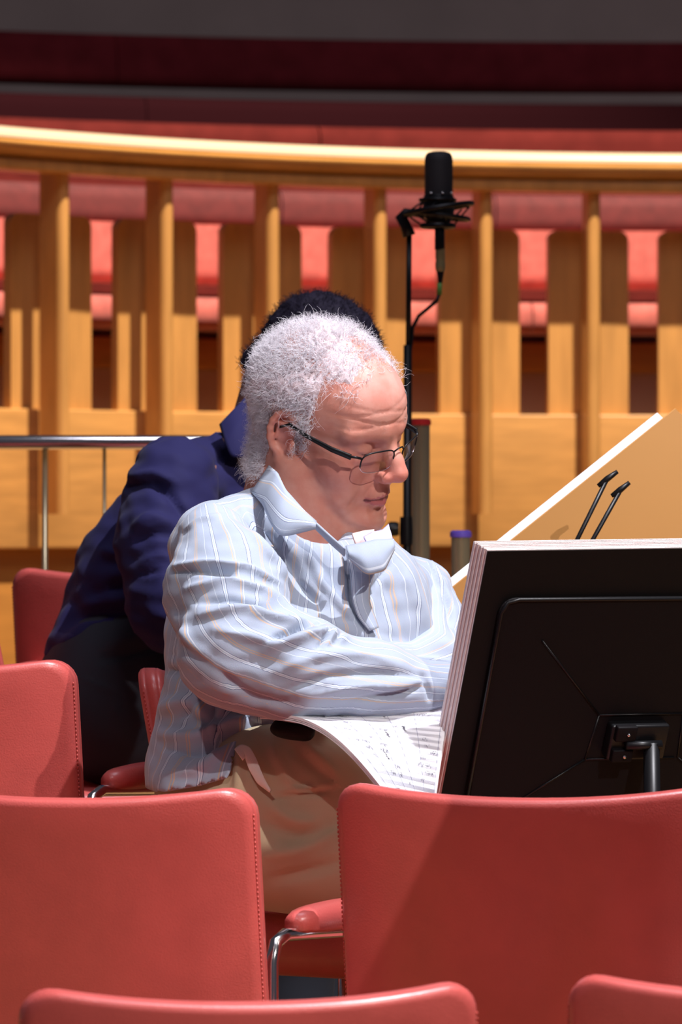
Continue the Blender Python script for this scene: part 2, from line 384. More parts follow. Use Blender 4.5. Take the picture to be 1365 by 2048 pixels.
# ------------------------------------------------------------------ microphone on stand
d = 8.2; s_ = d/F_PX
def X(px): return (px-CX)*s_
def Z(py): return CH-(py-CY)*s_
st = empty('microphone_stand', (X(818), d, .385)); tag(st, 'tall slim black microphone stand behind the grey-haired person\'s head', 'microphone stand')
def wchild(mb, name, m, p, auto=None): o = mb.build(name, m, auto=auto); return child(o, p)
wchild(MB().tube([(X(819), d, Z(470)), (X(817), d, Z(700))], .0048, 12), 'pole', M['blackm'], st)
wchild(MB().tube([(X(816), d, Z(690)), (X(812), d, .42)], .0075, 12), 'lower_tube', M['blackm'], st)
wchild(MB().lathe([(.011, 0), (.012, .02), (.011, .05)], (X(813), d, Z(1090))), 'clutch', M['blackm'], st, 40)
wchild(MB().lathe([(.011, 0), (.013, .006), (.013, .016), (.009, .02)], (X(812)-.012, d, Z(1058)), axis=(-1, 0, 0)), 'clamp_knob', M['blackm'], st, 40)
for a in (.3, 2.4, 4.5):
    wchild(MB().tube([(X(812), d, .50), (X(812)+.28*math.cos(a), d+.28*math.sin(a), .39)], .007, 8), 'leg', M['blackm'], st)
mc = empty('condenser_microphone', (X(878), d, Z(440))); tag(mc, 'black large-diaphragm condenser microphone on top of its slim stand', 'microphone')
r = .0252
wchild(MB().lathe([(r*.98, Z(392)), (r, Z(385)), (r, Z(322)), (r*.95, Z(312)), (r*.82, Z(306)), (r*.5, Z(303.5)), (.001, Z(303))], (X(878), d, 0)), 'grille', M['mesh'], mc, 50)
wchild(MB().lathe([(r*.7, Z(448)), (r*1.0, Z(436)), (r*1.12, Z(420)), (r*1.12, Z(398)), (r*1.02, Z(390))], (X(878), d, 0)), 'microphone_body', M['blackm'], mc, 50)
for px in (862, 885, 903):
    wchild(MB().lathe([(.0025, 0), (.002, .003)], (X(px), d-.0268 if px == 885 else d-.021, Z(388)), axis=(0, -1, 0), n=10), 'screw', M['chrome'], mc)
sm = empty('shock_mount', (X(850), d, Z(430))); tag(sm, 'black spider shock mount cradling the condenser microphone', 'microphone mount')
def ring(cx, cz, rx, ry, z_tilt, rad, n=40):
    return MB().tube([(cx+rx*math.cos(a), d+ry*math.sin(a), cz+z_tilt*math.cos(a)) for a in np.linspace(0, 2*math.pi, n, endpoint=False)], rad, 8, closed=True)
wchild(ring(X(876), Z(418), .061, .055, .010, .0045), 'outer_ring', M['blackm'], sm)
wchild(ring(X(876), Z(432), .055, .050, -.006, .004), 'outer_ring', M['blackm'], sm)
wchild(ring(X(876), Z(452), .028, .028, 0, .005), 'inner_ring', M['blackm'], sm)
wchild(ring(X(876), Z(400), .031, .031, .0, .003), 'inner_ring', M['blackm'], sm)
el = MB()
for k in range(12):
    a = k*math.pi/6+.2; a2 = a+.35
    el.tube([(X(876)+.058*math.cos(a), d+.052*math.sin(a), Z(422)+.006*math.cos(a)), (X(876)+.029*math.cos(a2), d+.029*math.sin(a2), Z(450) if k % 2 else Z(402))], .0018, 6)
wchild(el, 'elastic_cord', M['blackm'], sm)
wchild(MB().tube([(X(834), d, Z(424)), (X(812), d, Z(426)), (X(803), d, Z(434)), (X(812), d, Z(452)), (X(819), d, Z(472))], [.005, .009, .011, .010, .012], 12), 'swivel_clamp', M['blackm'], sm)
cb = empty('microphone_cable', (X(879), d, Z(500))); tag(cb, 'black microphone cable with a pale connector hanging below the condenser microphone', 'cable')
wchild(MB().lathe([(.0085, Z(500)), (.009, Z(498)), (.009, Z(450)), (.008, Z(448))], (X(880), d, 0)), 'plug_sleeve', M['blackm'], cb, 40)
wchild(MB().lathe([(.0075, Z(543)), (.0088, Z(538)), (.0092, Z(526)), (.0078, Z(521)), (.0088, Z(516)), (.0085, Z(498))], (X(881), d, 0)), 'connector_shell', M['brass'], cb, 40)
wchild(MB().lathe([(.0035, Z(568)), (.0068, Z(543))], (X(881), d, 0)), 'strain_relief', M['blackm'], cb, 40)
wchild(MB().tube([(X(880), d, Z(566)), (X(879), d, Z(590))], .0045, 10), 'green_tape', M['green'], cb)
wchild(MB().tube([(X(879), d, Z(588)), (X(874), d, Z(602)), (X(855), d, Z(618)), (X(838), d, Z(632)), (X(826), d, Z(655)), (X(821), d, Z(700)), (X(820), d+.01, Z(1200))], .0032, 8), 'cord', M['blackm'], cb)

# ------------------------------------------------------------------ leather armchair
def bend_back(u, v, t):   # u across (-.235...235), v up 0...42, t through (0 rear .. 1 front)
    thick = .042
    y = -.245-.085*(v/.42)+.050*(abs(u)/.235)**2.2*1.0+(t-.5)*thick
    return (u, y, .40+v*(.962+.045*(abs(u)/.235)**2.2))
def chair_back(mb, hw=.235, hh=.405):
    rings = []; n_c = 7
    def rr(ins, r):
        pts = []; W_ = hw-ins; z0 = ins; z1 = hh-ins; r = max(r, .004)
        corners = ((W_-r, z1-r, 0), (-W_+r, z1-r, 90), (-W_+r, z0+r, 180), (W_-r, z0+r, 270))
        for ci, (cx, cz, a) in enumerate(corners):
            for k in range(n_c):
                q = math.radians(a+90*k/(n_c-1)); pts.append((cx+r*math.cos(q), cz+r*math.sin(q)))
            nx = corners[(ci+1) % 4]; q = math.radians(a+90)
            p0 = pts[-1]; p1 = (nx[0]+r*math.cos(math.radians(nx[2])), nx[1]+r*math.sin(math.radians(nx[2])))
            for k in range(1, 14): pts.append((p0[0]+(p1[0]-p0[0])*k/14, p0[1]+(p1[1]-p0[1])*k/14))
        return pts
    K = 4*(n_c+13)
    seq = []
    full = rr(0, .038)
    cen = (0, hh/2)
    for sc in (.05, .2, .4, .6, .75, .85): seq.append(('s', sc, 0.0))
    prof = [(.012, -.0), (.006, .03), (.0022, .12), (.0, .26), (.0018, .30), (.0, .34), (.0, .5), (.0, .66), (.0018, .70), (.0, .74), (.0022, .88), (.006, .97), (.012, 1.)]
    rings = []
    for kind, sc, t in seq:
        base = rr(.012, .030); rings.append([bend_back(cen[0]+(x-cen[0])*sc, cen[1]+(z-cen[1])*sc, t) for x, z in base])
    for ins, t in prof:
        rings.append([bend_back(x, z, t) for x, z in rr(ins, .038-ins*.6)])
    for kind, sc, t in seq[::-1]:
        base = rr(.012, .030); rings.append([bend_back(cen[0]+(x-cen[0])*sc, cen[1]+(z-cen[1])*sc, 1.0) for x, z in base])
    V = [p for r_ in rings for p in r_]; Fc = []
    K = len(rings[0])
    for i in range(len(rings)-1):
        for k in range(K):
            l = (k+1) % K; Fc.append((i*K+k, i*K+l, (i+1)*K+l, (i+1)*K+k))
    Fc.append(tuple(range(K))[::-1]); Fc.append(tuple((len(rings)-1)*K+k for k in range(K)))
    return mb.add(V, Fc)
def make_chair(arms=True):
    e = empty('leather_armchair')
    bk = chair_back(MB()).build('backrest', M['leather'], e)
    for sd in (-1, 1):   # stitched seam down each side of the back
        s = MB()
        for k in range(62):
            v = .03+k*.0055
            p0 = bend_back(sd*.2345, v, .17); p1 = bend_back(sd*.2345, v+.0033, .17)
            s.tube([(p0[0], p0[1], p0[2]), (p1[0], p1[1], p1[2])], .0009, 4)
        s.build('stitching', M['stitch'], bk)
    st_ = MB().box((0, .005, .425), (.44, .44, .09), bev=.03).build('seat', M['leather'], e)
    if not arms:
        for sx, sy in ((-1, -.19), (1, -.19), (-1, .15), (1, .15)):
            MB().tube([(sx*.19, sy, .40), (sx*.19, sy, .008)], .011, 12).build('leg', M['chrome'], e)
        return e
    for sd in (-1, 1):
        spl = math.radians(12 if sd > 0 else 2)
        def sp(x, y): return x+math.tan(spl)*(y+.19), y
        arm = MB()
        xs = sd*.230
        V = []; prof = [(-.023, -.012), (-.023, .004), (-.017, .014), (0, .018), (.017, .014), (.023, .004), (.023, -.012), (.016, -.018), (-.016, -.018)]
        ys = np.linspace(-.125, .205, 16); K = len(prof)
        for y in ys:
            u = (y+.125)/.33; sc = (1-abs(2*u-1)**5)**.35*.9+.1
            if u < .02 or u > .98: sc = .55
            for a_, b_ in prof: V.append((*sp(xs+a_*sc, y), .628+b_*sc+.010*math.sin(u*math.pi)-.018*u))
        Fc = [tuple(range(K)), tuple((len(ys)-1)*K+k for k in range(K))[::-1]]
        for i in range(len(ys)-1):
            for k in range(K):
                l = (k+1) % K; Fc.append((i*K+k, (i+1)*K+k, (i+1)*K+l, i*K+l))
        a = MB().add(V, Fc).build('armrest', M['leather'], e)
        MB().tube([(*sp(xs, y_), z_) for y_, z_ in ((-.19, .012), (-.185, .585), (-.175, .607), (-.15, .615), (.15, .600), (.168, .592), (.172, .57), (.18, .012))], .0085, 12).build('arm_frame', M['chrome'], e)
        for y in (-.19, .18): MB().lathe([(.014, 0), (.014, .012)], (*sp(xs, y), 0), n=14).build('foot_glide', M['black'], e)
    MB().tube([(-.26, -.187, .38), (.26, -.187, .38)], .008, 10).build('rear_crossbar', M['chrome'], e)
    MB().tube([(-.26, .13, .37), (.26, .13, .37)], .008, 10).build('front_crossbar', M['chrome'], e)
    return e
def kids(o): return [c for c in bpy.data.objects if c.parent == o]
def copy_tree(o, parent=None):
    c = o.copy(); C.objects.link(c); c.parent = parent
    for ch in kids(o): copy_tree(ch, c)
    return c
proto = make_chair()
# (x, y, z, facing angle clockwise from straight away, label)
rows = [(P(512, 0, 4.80).x, 4.98, -.004, -9, 'nearest red leather armchair, its top edge cut by the bottom of the picture'),
        (P(1566, 0, 4.85).x, 5.02, 0.0, 8, 'red leather armchair in the bottom right corner, only its top left corner in view'),
        (P(128, 0, 5.62).x, 5.86, .147, 14, 'red leather armchair at left, fully lit, in front of the grey-haired person'),
        (P(1040, 0, 5.62).x, 5.86, .147, 14, 'red leather armchair half in deep shadow in front of the black music stand'),
        (P(-185, 0, 6.40).x, 6.66, .275, 12, 'red leather armchair at the left edge, in front of the navy-shirted person'),
        (P(290, 0, 7.5).x, 7.90, .385, 10, 'red leather armchair with the navy-shirted person leaning in front of it'),
        (P(-350, 0, 7.3).x, 7.72, .385, 10, 'red leather armchair almost wholly off the left edge, only its armrest tip in view')]
chairs = []
for i, (x, y, z, a, lab) in enumerate(rows):
    c = proto if i == 0 else copy_tree(proto)
    c.location = (x+.305*math.sin(math.radians(a)), y, z); c.rotation_euler = (0, 0, -math.radians(a)); tag(c, lab, 'chair', 'red leather orchestra chairs'); chairs.append(c)
proto2 = make_chair(False)
c = proto2; c.location = (.085, 6.50, .26); c.rotation_euler = (0, 0, -math.radians(118)); tag(c, 'red leather chair turned sideways under the grey-haired person, a sliver of its back in view', 'chair', 'red leather side chairs')
c = copy_tree(proto2); c.location = (P(270, 0, 7.3).x, 7.30, .385); c.rotation_euler = (0, 0, -math.radians(80)); tag(c, 'red leather chair under the navy-shirted person, hidden by dark trousers', 'chair', 'red leather side chairs')
#INSERT
# ------------------------------------------------------------------ signed-distance modelling of cloth and bodies
def axis(lo, hi, step, fine=None, fstep=None):
    a = [lo]
    while a[-1] < hi:
        s = step
        if fine and fine[0]-step*.5 <= a[-1] < fine[1]: s = fstep
        a.append(a[-1]+s)
    return np.array(a)
class SDF:
    def __init__(s, X, Y, Z): s.X, s.Y, s.Z = X, Y, Z; s.F = np.full((len(X), len(Y), len(Z)), .5, np.float32)
    def sub(s, lo, hi):
        sl = []
        for A, l, h in zip((s.X, s.Y, s.Z), lo, hi):
            i = int(np.searchsorted(A, l)); j = int(np.searchsorted(A, h)); 
            if j <= i: return None
            sl.append(slice(i, j))
        G = np.meshgrid(s.X[sl[0]], s.Y[sl[1]], s.Z[sl[2]], indexing='ij'); return tuple(sl), G
    def comb(s, sl, D, k, op):
        A = s.F[sl]
        if op == 'u':
            h = np.maximum(k-np.abs(A-D), 0)/max(k, 1e-6); s.F[sl] = np.minimum(A, D)-h*h*k*.25
        else:   # subtract D
            D = -D; h = np.maximum(k-np.abs(A-D), 0)/max(k, 1e-6); s.F[sl] = np.maximum(A, D)+h*h*k*.25
    def cone(s, a, b, ra, rb, k=.02, op='u', flat=None):
        a = np.array(a, float); b = np.array(b, float); m = max(ra, rb)+k+.04
        q = s.sub(np.minimum(a, b)-m, np.maximum(a, b)+m)
        if q is None: return s
        sl, (x, y, z) = q; d = b-a; L = max(d@d, 1e-9)
        t = np.clip(((x-a[0])*d[0]+(y-a[1])*d[1]+(z-a[2])*d[2])/L, 0, 1)
        D = np.sqrt((x-a[0]-t*d[0])**2+(y-a[1]-t*d[1])**2+(z-a[2]-t*d[2])**2)-(ra+(rb-ra)*t)
        s.comb(sl, D, k, op); return s
    def ell(s, c, r, k=.02, op='u', R=None):
        c = np.array(c, float); r = np.array(r, float); m = max(r)+k+.04
        q = s.sub(c-m, c+m)
        if q is None: return s
        sl, (x, y, z) = q; x, y, z = x-c[0], y-c[1], z-c[2]
        if R is not None:
            R = np.array(R); x, y, z = (R[0, 0]*x+R[1, 0]*y+R[2, 0]*z, R[0, 1]*x+R[1, 1]*y+R[2, 1]*z, R[0, 2]*x+R[1, 2]*y+R[2, 2]*z)
        k0 = np.sqrt((x/r[0])**2+(y/r[1])**2+(z/r[2])**2); k1 = np.sqrt((x/r[0]**2)**2+(y/r[1]**2)**2+(z/r[2]**2)**2)+1e-9
        s.comb(sl, k0*(k0-1)/k1, k, op); return s
    def chain(s, pts, rs, k=.02, op='u'):
        for i in range(len(pts)-1): s.cone(pts[i], pts[i+1], rs[i], rs[i+1], k, op)
        return s
    def mesh(s):
        F = s.F; I = F < 0; A = (s.X, s.Y, s.Z)
        n = np.array(F.shape)-1
        cnt = np.zeros(n, np.int8)
        for i in (0, 1):
            for j in (0, 1):
                for k in (0, 1): cnt += I[i:n[0]+i, j:n[1]+j, k:n[2]+k]
        act = np.argwhere((cnt > 0) & (cnt < 8)); idx = -np.ones(n, np.int64); idx[tuple(act.T)] = np.arange(len(act))
        pos = np.zeros((len(act), 3)); c = np.zeros(len(act))
        cor = [(i, j, k) for i in (0, 1) for j in (0, 1) for k in (0, 1)]
        for a in cor:
            for ax in range(3):
                if a[ax]: continue
                b = list(a); b[ax] = 1
                ia = act+np.array(a); ib = act+np.array(b); fa = F[tuple(ia.T)]; fb = F[tuple(ib.T)]
                cr = (fa < 0) != (fb < 0); t = np.where(cr, fa/np.where(cr, fa-fb, 1), 0)
                for q in range(3):
                    pa = A[q][ia[:, q]]; pb = A[q][ib[:, q]]; pos[:, q] += np.where(cr, pa+(pb-pa)*t, 0)
                c += cr
        pos /= np.maximum(c, 1)[:, None]
        faces = []
        for ax in range(3):
            sh = [slice(None)]*3; sh2 = [slice(None)]*3; sh[ax] = slice(0, -1); sh2[ax] = slice(1, None)
            a, b = I[tuple(sh)], I[tuple(sh2)]
            e = np.argwhere(a != b); u, v = (ax+1) % 3, (ax+2) % 3
            ok = (e[:, u] > 0) & (e[:, v] > 0) & (e[:, u] < n[u]) & (e[:, v] < n[v]); e = e[ok]
            ins = a[tuple(e.T)]
            def cell(du, dv):
                q = e.copy(); q[:, u] -= du; q[:, v] -= dv; return idx[tuple(q.T)]
            q = np.stack([cell(1, 1), cell(0, 1), cell(0, 0), cell(1, 0)], 1)
            q[~ins] = q[~ins][:, ::-1]; faces.append(q)
        return pos, np.concatenate(faces)
def mesh_normals(V, Fq):
    a, b, c, d = (V[Fq[:, i]] for i in range(4)); n = np.cross(c-a, d-b); N = np.zeros_like(V)
    for i in range(4): np.add.at(N, Fq[:, i], n)
    return N/np.maximum(np.linalg.norm(N, axis=1), 1e-12)[:, None]
def smooth(V, Fq, it=2, f=.5):
    for _ in range(it):
        S = np.zeros_like(V); c = np.zeros(len(V))
        for i in range(4):
            for j in (1, 3):
                np.add.at(S, Fq[:, i], V[Fq[:, (i+j) % 4]]); np.add.at(c, Fq[:, i], 1)
        V = V+(S/np.maximum(c, 1)[:, None]-V)*f
    return V
def strokes(V, Fq, ST, view_min=.05, ring=1):
    """fold strokes: (points in picture columns/rows, width px, height m); moves camera-facing cloth along its normal"""
    N = mesh_normals(V, Fq); cv = V-np.array([0, 0, CH]); cv /= np.linalg.norm(cv, axis=1)[:, None]
    fac = np.clip(-(N*cv).sum(1)/.35, 0, 1); p = proj(V); H = np.zeros(len(V))
    for pts, wd, h in ST:
        pts = np.array(pts, float); 
        if len(pts) > 2:   # smooth the polyline
            t = np.linspace(0, len(pts)-1, len(pts)*6); pts = np.stack([np.interp(t, np.arange(len(pts)), pts[:, i]) for i in (0, 1)], 1)
            kk = np.ones(5)/5; q = pts.copy()
            for i in (0, 1): q[2:-2, i] = np.convolve(pts[:, i], kk, 'valid')
            pts = q
        lo = pts.min(0)-wd*3; hi = pts.max(0)+wd*3
        m = np.where((p[:, 0] > lo[0]) & (p[:, 0] < hi[0]) & (p[:, 1] > lo[1]) & (p[:, 1] < hi[1]))[0]
        if not len(m): continue
        best = np.full(len(m), 1e9); tb = np.zeros(len(m)); n = len(pts)-1
        for i in range(n):
            a, b = pts[i], pts[i+1]; d = b-a; t = np.clip(((p[m]-a)@d)/max(d@d, 1e-9), 0, 1)
            D = np.linalg.norm(p[m]-a-t[:, None]*d, axis=1); u = D < best; best[u] = D[u]; tb[u] = (i+t[u])/n
        env = np.sqrt(np.clip(np.sin(np.clip(tb, .02, .98)*math.pi), 0, 1))
        H[m] += h*np.exp(-(best/wd)**2)*env
    return V+N*(H*fac)[:, None]
def nz(V, sc, amp, N, seed=0, str_=(1, 1, 1)):
    out = np.array([noise.noise(Vector((v[0]*sc*str_[0]+seed, v[1]*sc*str_[1], v[2]*sc*str_[2]))) for v in V]); return V+N*(out*amp)[:, None]
def set_attr(o, name, vals):
    a = o.data.attributes.new(name, 'FLOAT', 'POINT'); a.data.foreach_set('value', np.asarray(vals, np.float32))
def set_col(o, name, cols):
    a = o.data.color_attributes.new(name, 'FLOAT_COLOR', 'POINT'); c = np.ones((len(cols), 4), np.float32); c[:, :3] = cols; a.data.foreach_set('color', c.ravel())
def A_(px, py, d): return np.array(tuple(P(px, py, d)))

# ------------------------------------------------------------------ the grey-haired person
D0 = 6.30
HS = 1.06
def head_frame(yaw, pitch, roll):
    a, b, c = np.radians([yaw, pitch, roll])
    Fv = np.array([np.sin(a)*np.cos(b), -np.cos(a)*np.cos(b), -np.sin(b)]); L0 = np.array([np.cos(a), np.sin(a), 0]); U0 = np.cross(Fv, L0)
    Lf = L0*np.cos(c)+U0*np.sin(c); return np.stack([Fv, Lf, np.cross(Fv, Lf)], 1)
HR = head_frame(57, 19, 15); HO = A_(661, 830, D0)
def hp(p): return HO+HR@(np.array(p)*HS)
def hl(V): return ((V-HO)@HR)/HS
man = empty('person', (float(A_(560, 1700, 6.3)[0]), 6.3, .26))
tag(man, 'grey-haired person in glasses and striped pale blue shirt, folding arms and looking down', 'person')

def build_head(S):
    k = HS
    def e(c, r, kk=.02, op='u', R=None): S.ell(hp(c), np.array(r)*k, kk, op, HR if R is None else HR@R)
    def co(a, b, ra, rb, kk=.012, op='u'): S.cone(hp(a), hp(b), ra*k, rb*k, kk, op)
    e((-.012, 0, .030), (.100, .076, .084), .01)
    e((.045, 0, .026), (.058, .062, .060), .02)
    e((.028, 0, -.035), (.062, .060, .070), .03)
    for s in (-1, 1):
        co((-.008, s*.058, -.055), (.030, s*.045, -.098), .020, .018, .02)
        co((.030, s*.045, -.098), (.078, s*.012, -.116), .018, .017, .02)
        e((.052, s*.043, -.044), (.028, .024, .028), .02)          # cheek
        e((.058, s*.036, -.078), (.022, .020, .026), .018)         # jowl beside mouth
        co((.092, s*.012, .010), (.070, s*.052, .010), .011, .010, .014)   # brow ridge
        co((.0915, s*.016, .012), (.079, s*.048, .013), .0065, .004, .006)
        e((.094, s*.032, -.012), (.015, .019, .012), .012, 's')     # socket
        e((.0745, s*.032, -.012), (.0150, .0155, .0140), .004)      # lids over the eye
        co((.0895, s*.017, -.0165), (.083, s*.046, -.0165), .0014, .0012, .002, 's')  # lash line looking down
        co((.086, s*.020, -.026), (.080, s*.045, -.025), .004, .003, .006)     # bag under eye
        e((.104, s*.0135, -.048), (.012, .0085, .0085), .006)      # wing of the nose
        e((.110, s*.007, -.0555), (.0055, .0035, .004), .003, 's') # nostril
        co((.099, s*.023, -.050), (.078, s*.040, -.088), .0022, .0015, .010, 's')  # fold from nose to mouth
    e((.066, 0, -.110), (.026, .024, .022), .02)
    e((.060, 0, -.128), (.028, .030, .014), .02)
    co((.090, 0, .002), (.108, 0, -.026), .0085, .0095, .010)
    co((.108, 0, -.026), (.117, 0, -.041), .0098, .0125, .010)
    e((.0830, 0, -.075), (.016, .026, .024), .014)               # muzzle
    co((.0905, -.021, -.0815), (.0985, -.004, -.0755), .0030, .0042, .004); co((.0905, .021, -.0815), (.0985, .004, -.0755), .0030, .0042, .004)
    co((.0895, -.018, -.0855), (.0955, 0, -.0885), .0035, .0060, .004); co((.0895, .018, -.0855), (.0955, 0, -.0885), .0035, .0060, .004)
    for s in (-1, 1): co((.0895, s*.025, -.0835), (.1035, 0, -.0815), .0012, .0016, .0025, 's')
    e((.096, 0, -.1000), (.006, .016, .0030), .008, 's')
    for s in (-1, 1):                                              # ears
        n = 10; cx, cz = -.014, -.014; Pn = []
        for q in range(n+1):
            t = math.radians(-60+q*250/n); Pn.append((cx-.0175*math.sin(t+.0)*1.0-.002*math.cos(t), s*(.079+.006*max(0, math.sin(t))), cz+.031*math.cos(t)))
        Pn = [(cx+.010, s*.075, cz+.012)]+[(cx+.018*math.cos(t), s*(.077+.008*max(0, -math.cos(t))), cz+.004+.028*math.sin(t)) for t in np.radians(np.linspace(25, 250, 10))]+[(cx-.002, s*.078, cz-.034)]
        for i in range(len(Pn)-1): co(Pn[i], Pn[i+1], .0042, .0042, .004)
        e((cx+.001, s*.076, cz-.034), (.0085, .005, .010), .006)   # lobe
        e((cx-.002, s*.074, cz+.003), (.017, .005, .026), .004)
        for t0, t1 in ((60, 130), (130, 200)):
            co((cx+.010*math.cos(math.radians(t0)), s*.080, cz+.002+.018*math.sin(math.radians(t0))), (cx+.010*math.cos(math.radians(t1)), s*.082, cz+.002+.018*math.sin(math.radians(t1))), .0028, .0028, .003)
        e((cx+.005, s*.083, cz-.004), (.0075, .0075, .0105), .004, 's')   # concha
        co((cx+.014, s*.077, cz-.008), (cx+.012, s*.078, cz-.016), .0042, .004, .004)  # tragus
# body: one continuous surface, fine around the head
hx = HO
Xb = axis(-.30, .42, .013, (hx[0]-.135, hx[0]+.155), .0026); Yb = axis(5.70, 6.66, .013, (hx[1]-.15, hx[1]+.13), .0030); Zb = axis(.27, 1.62, .014, (1.19, 1.60), .0026)
B = SDF(Xb, Yb, Zb)
build_head(B)
neck0 = A_(572, 1040, 6.33); B.cone(hp((-.045, 0, -.035)), neck0, .056, .066, .03); B.cone(hp((.005, 0, -.075)), A_(632, 1085, 6.31), .046, .040, .03)
B.cone(A_(460, 1130, 6.25), A_(815, 1205, 6.41), .03, .03, .03)
B.ell(A_(600, 1250, 6.33), (.13, .075, .12), .03); B.ell(A_(540, 1430, 6.30), (.12, .09, .13), .06)
RSh, REl, RWr = A_(428, 1115, 6.18), A_(490, 1318, 6.05), A_(880, 1368, 6.08)
LSh, LEl, LWr = A_(825, 1200, 6.42), A_(860, 1325, 6.33), A_(670, 1335, 6.17)
B.chain([RSh, REl, RWr], [.048, .038, .026], .02); B.chain([LSh, LEl, LWr], [.048, .038, .026], .02)
def hand(S, wr, dirv, palm_n, side, r=1.0):
    d = dirv/np.linalg.norm(dirv); n = palm_n-d*(palm_n@d); n /= np.linalg.norm(n); l = np.cross(n, d)*side
    c = wr+d*.045; Rm = np.stack([d, l, n], 1); S.ell(c, (.048, .040, .016), .012, R=Rm)
    for i, (ln, off) in enumerate(((.070, .030), (.078, .010), (.072, -.010), (.056, -.029))):
        b0 = wr+d*.080+l*off; b1 = b0+d*ln*.45+n*.004; b2 = b1+d*ln*.32+n*.016; b3 = b2+d*ln*.14+n*.018
        S.chain([b0, b1, b2, b3], [.0095, .0088, .0080, .0070], .004)
    t0 = wr+d*.020+l*.030; t1 = t0+d*.030+l*.024+n*.008; t2 = t1+d*.030+l*.006+n*.012
    S.chain([t0, t1, t2], [.013, .0105, .009], .006)
hand(B, RWr, np.array([.35, .8, .12]), np.array([0, -.3, -.9]), 1); hand(B, LWr, LWr-LEl, np.array([0, .9, -.3]), -1)
HipR, KnR, AnR = A_(500, 1620, 6.24), np.array([.155, 6.11, .80]), np.array([.17, 6.15, .36])
HipL, KnL, AnL = A_(560, 1620, 6.42), np.array([.30, 6.31, .80]), np.array([.30, 6.33, .36])
B.chain([HipR, KnR, AnR], [.075, .052, .036], .02); B.chain([HipL, KnL, AnL], [.075, .052, .036], .02)
for a_, kx in ((AnR, .17), (AnL, .30)): B.cone(a_+np.array([0, 0, -.05]), a_+np.array([.12, -.05, -.06]), .032, .025, .02)
V, Fq = B.mesh(); V = smooth(V, Fq, 1, .3)
# brow and eye wrinkles in head coordinates
L = hl(V); N = mesh_normals(V, Fq)
isf = (L[:, 0] > .02) & (np.abs(L[:, 1]) < .075) & (L[:, 2] > .012) & (L[:, 2] < .085) & (V[:, 2] > 1.2)
wr = np.zeros(len(V)); 
for z0, amp in ((.022, .0009), (.030, .0011), (.038, .0010), (.047, .0007)):
    zc = z0+.004*np.sin(L[:, 1]*60+z0*400)+.10*np.abs(L[:, 1])**1.3*.2
    wr -= amp*np.exp(-((L[:, 2]-zc)/.0018)**2)*np.clip((L[:, 0]-.03)/.04, 0, 1)
V = V+N*(wr*isf)[:, None]*HS
V = strokes(V, Fq, [([(742, 1003), (738, 1020), (748, 1034)], 5, -.0022), ([(744, 1040), (775, 1030), (790, 1020)], 5, -.0018), ([(700, 1050), (735, 1062)], 6, -.0012),
    ([(640, 1000), (690, 1052), (735, 1075)], 9, -.0030), ([(655, 985), (700, 1035)], 8, .0012), ([(757, 960), (735, 985), (728, 1010)], 6, -.0030), ([(700, 900), (735, 918), (765, 915)], 5, -.0014),
    ([(655, 885), (690, 900)], 4, -.0011), ([(650, 905), (690, 915)], 4, -.0011)])
bod = obj('body', V, Fq, M['skin'], man, world=True)
L = hl(V); N = mesh_normals(V, Fq)
base = np.array([.61, .285, .215]); col = np.tile(base, (len(V), 1))
def blob(c, r, cc, a):
    w_ = a*np.exp(-(((L-np.array(c))/np.array(r))**2).sum(1)); col[:] = col*(1-w_[:, None])+np.array(cc)*w_[:, None]
blob((.115, 0, -.045), (.02, .022, .018), (.62, .17, .13), .75); blob((.06, -.05, -.04), (.03, .03, .03), (.62, .22, .17), .5); blob((.06, .05, -.04), (.03, .03, .03), (.62, .22, .17), .5)
for s in (-1, 1):
    blob((-.008, s*.083, -.018), (.009, .01, .012), (.50, .08, .06), .85); blob((-.02, s*.08, 0), (.012, .012, .02), (.66, .25, .2), .6)
    blob((.088, s*.032, -.0165), (.006, .018, .0022), (.10, .045, .04), .85); blob((.082, s*.032, -.026), (.012, .02, .007), (.50, .22, .20), .5)
blob((.055, 0, .07), (.05, .06, .03), (.70, .40, .36), .6)
lip = (np.abs(L[:, 1]) < .023) & (L[:, 0] > .084) & (L[:, 2] < -.0745-.25*np.abs(L[:, 1])) & (L[:, 2] > -.0945+.35*np.abs(L[:, 1])); col[lip] = col[lip]*.2+np.array([.46, .11, .12])*.8
ln = (np.abs(L[:, 1]) < .025) & (L[:, 0] > .08) & (np.abs(L[:, 2]-(-.0818-.05*np.abs(L[:, 1]))) < .0014); col[ln] = (.16, .04, .04)
set_col(bod, 'skin', col)

# hair
def hairy(L):
    x, y, z = L[:, 0], np.abs(L[:, 1]), L[:, 2]
    side = (x < .026-.20*np.clip(-z, 0, 1)) & (z > .008)
    burn = (x < .020+.2*z) & (x > .000) & (z > -.034) & (z <= .01) & (y > .055)
    rear = (x < -.036-.0*z) & (z > -.085)
    earz = (x > -.040) & (x < .004) & (z < .022) & (z > -.06) & (y > .068)
    top = (z > .070) & (x < .060)
    far = (L[:, 1] > .030) & (z > .045) & (x < .062)
    return ((side | burn | rear | top | far) & ~(earz & ~burn)), top
mk, top = hairy(L); mk &= (V[:, 2] > 1.22) & (np.linalg.norm(L, axis=1) < .16)
wisp = mk | ((L[:, 2] > .058) & (L[:, 0] < .070) & (L[:, 0] > .02) & (V[:, 2] > 1.3) & (np.linalg.norm(L, axis=1) < .14))
ids = np.where(wisp)[0]
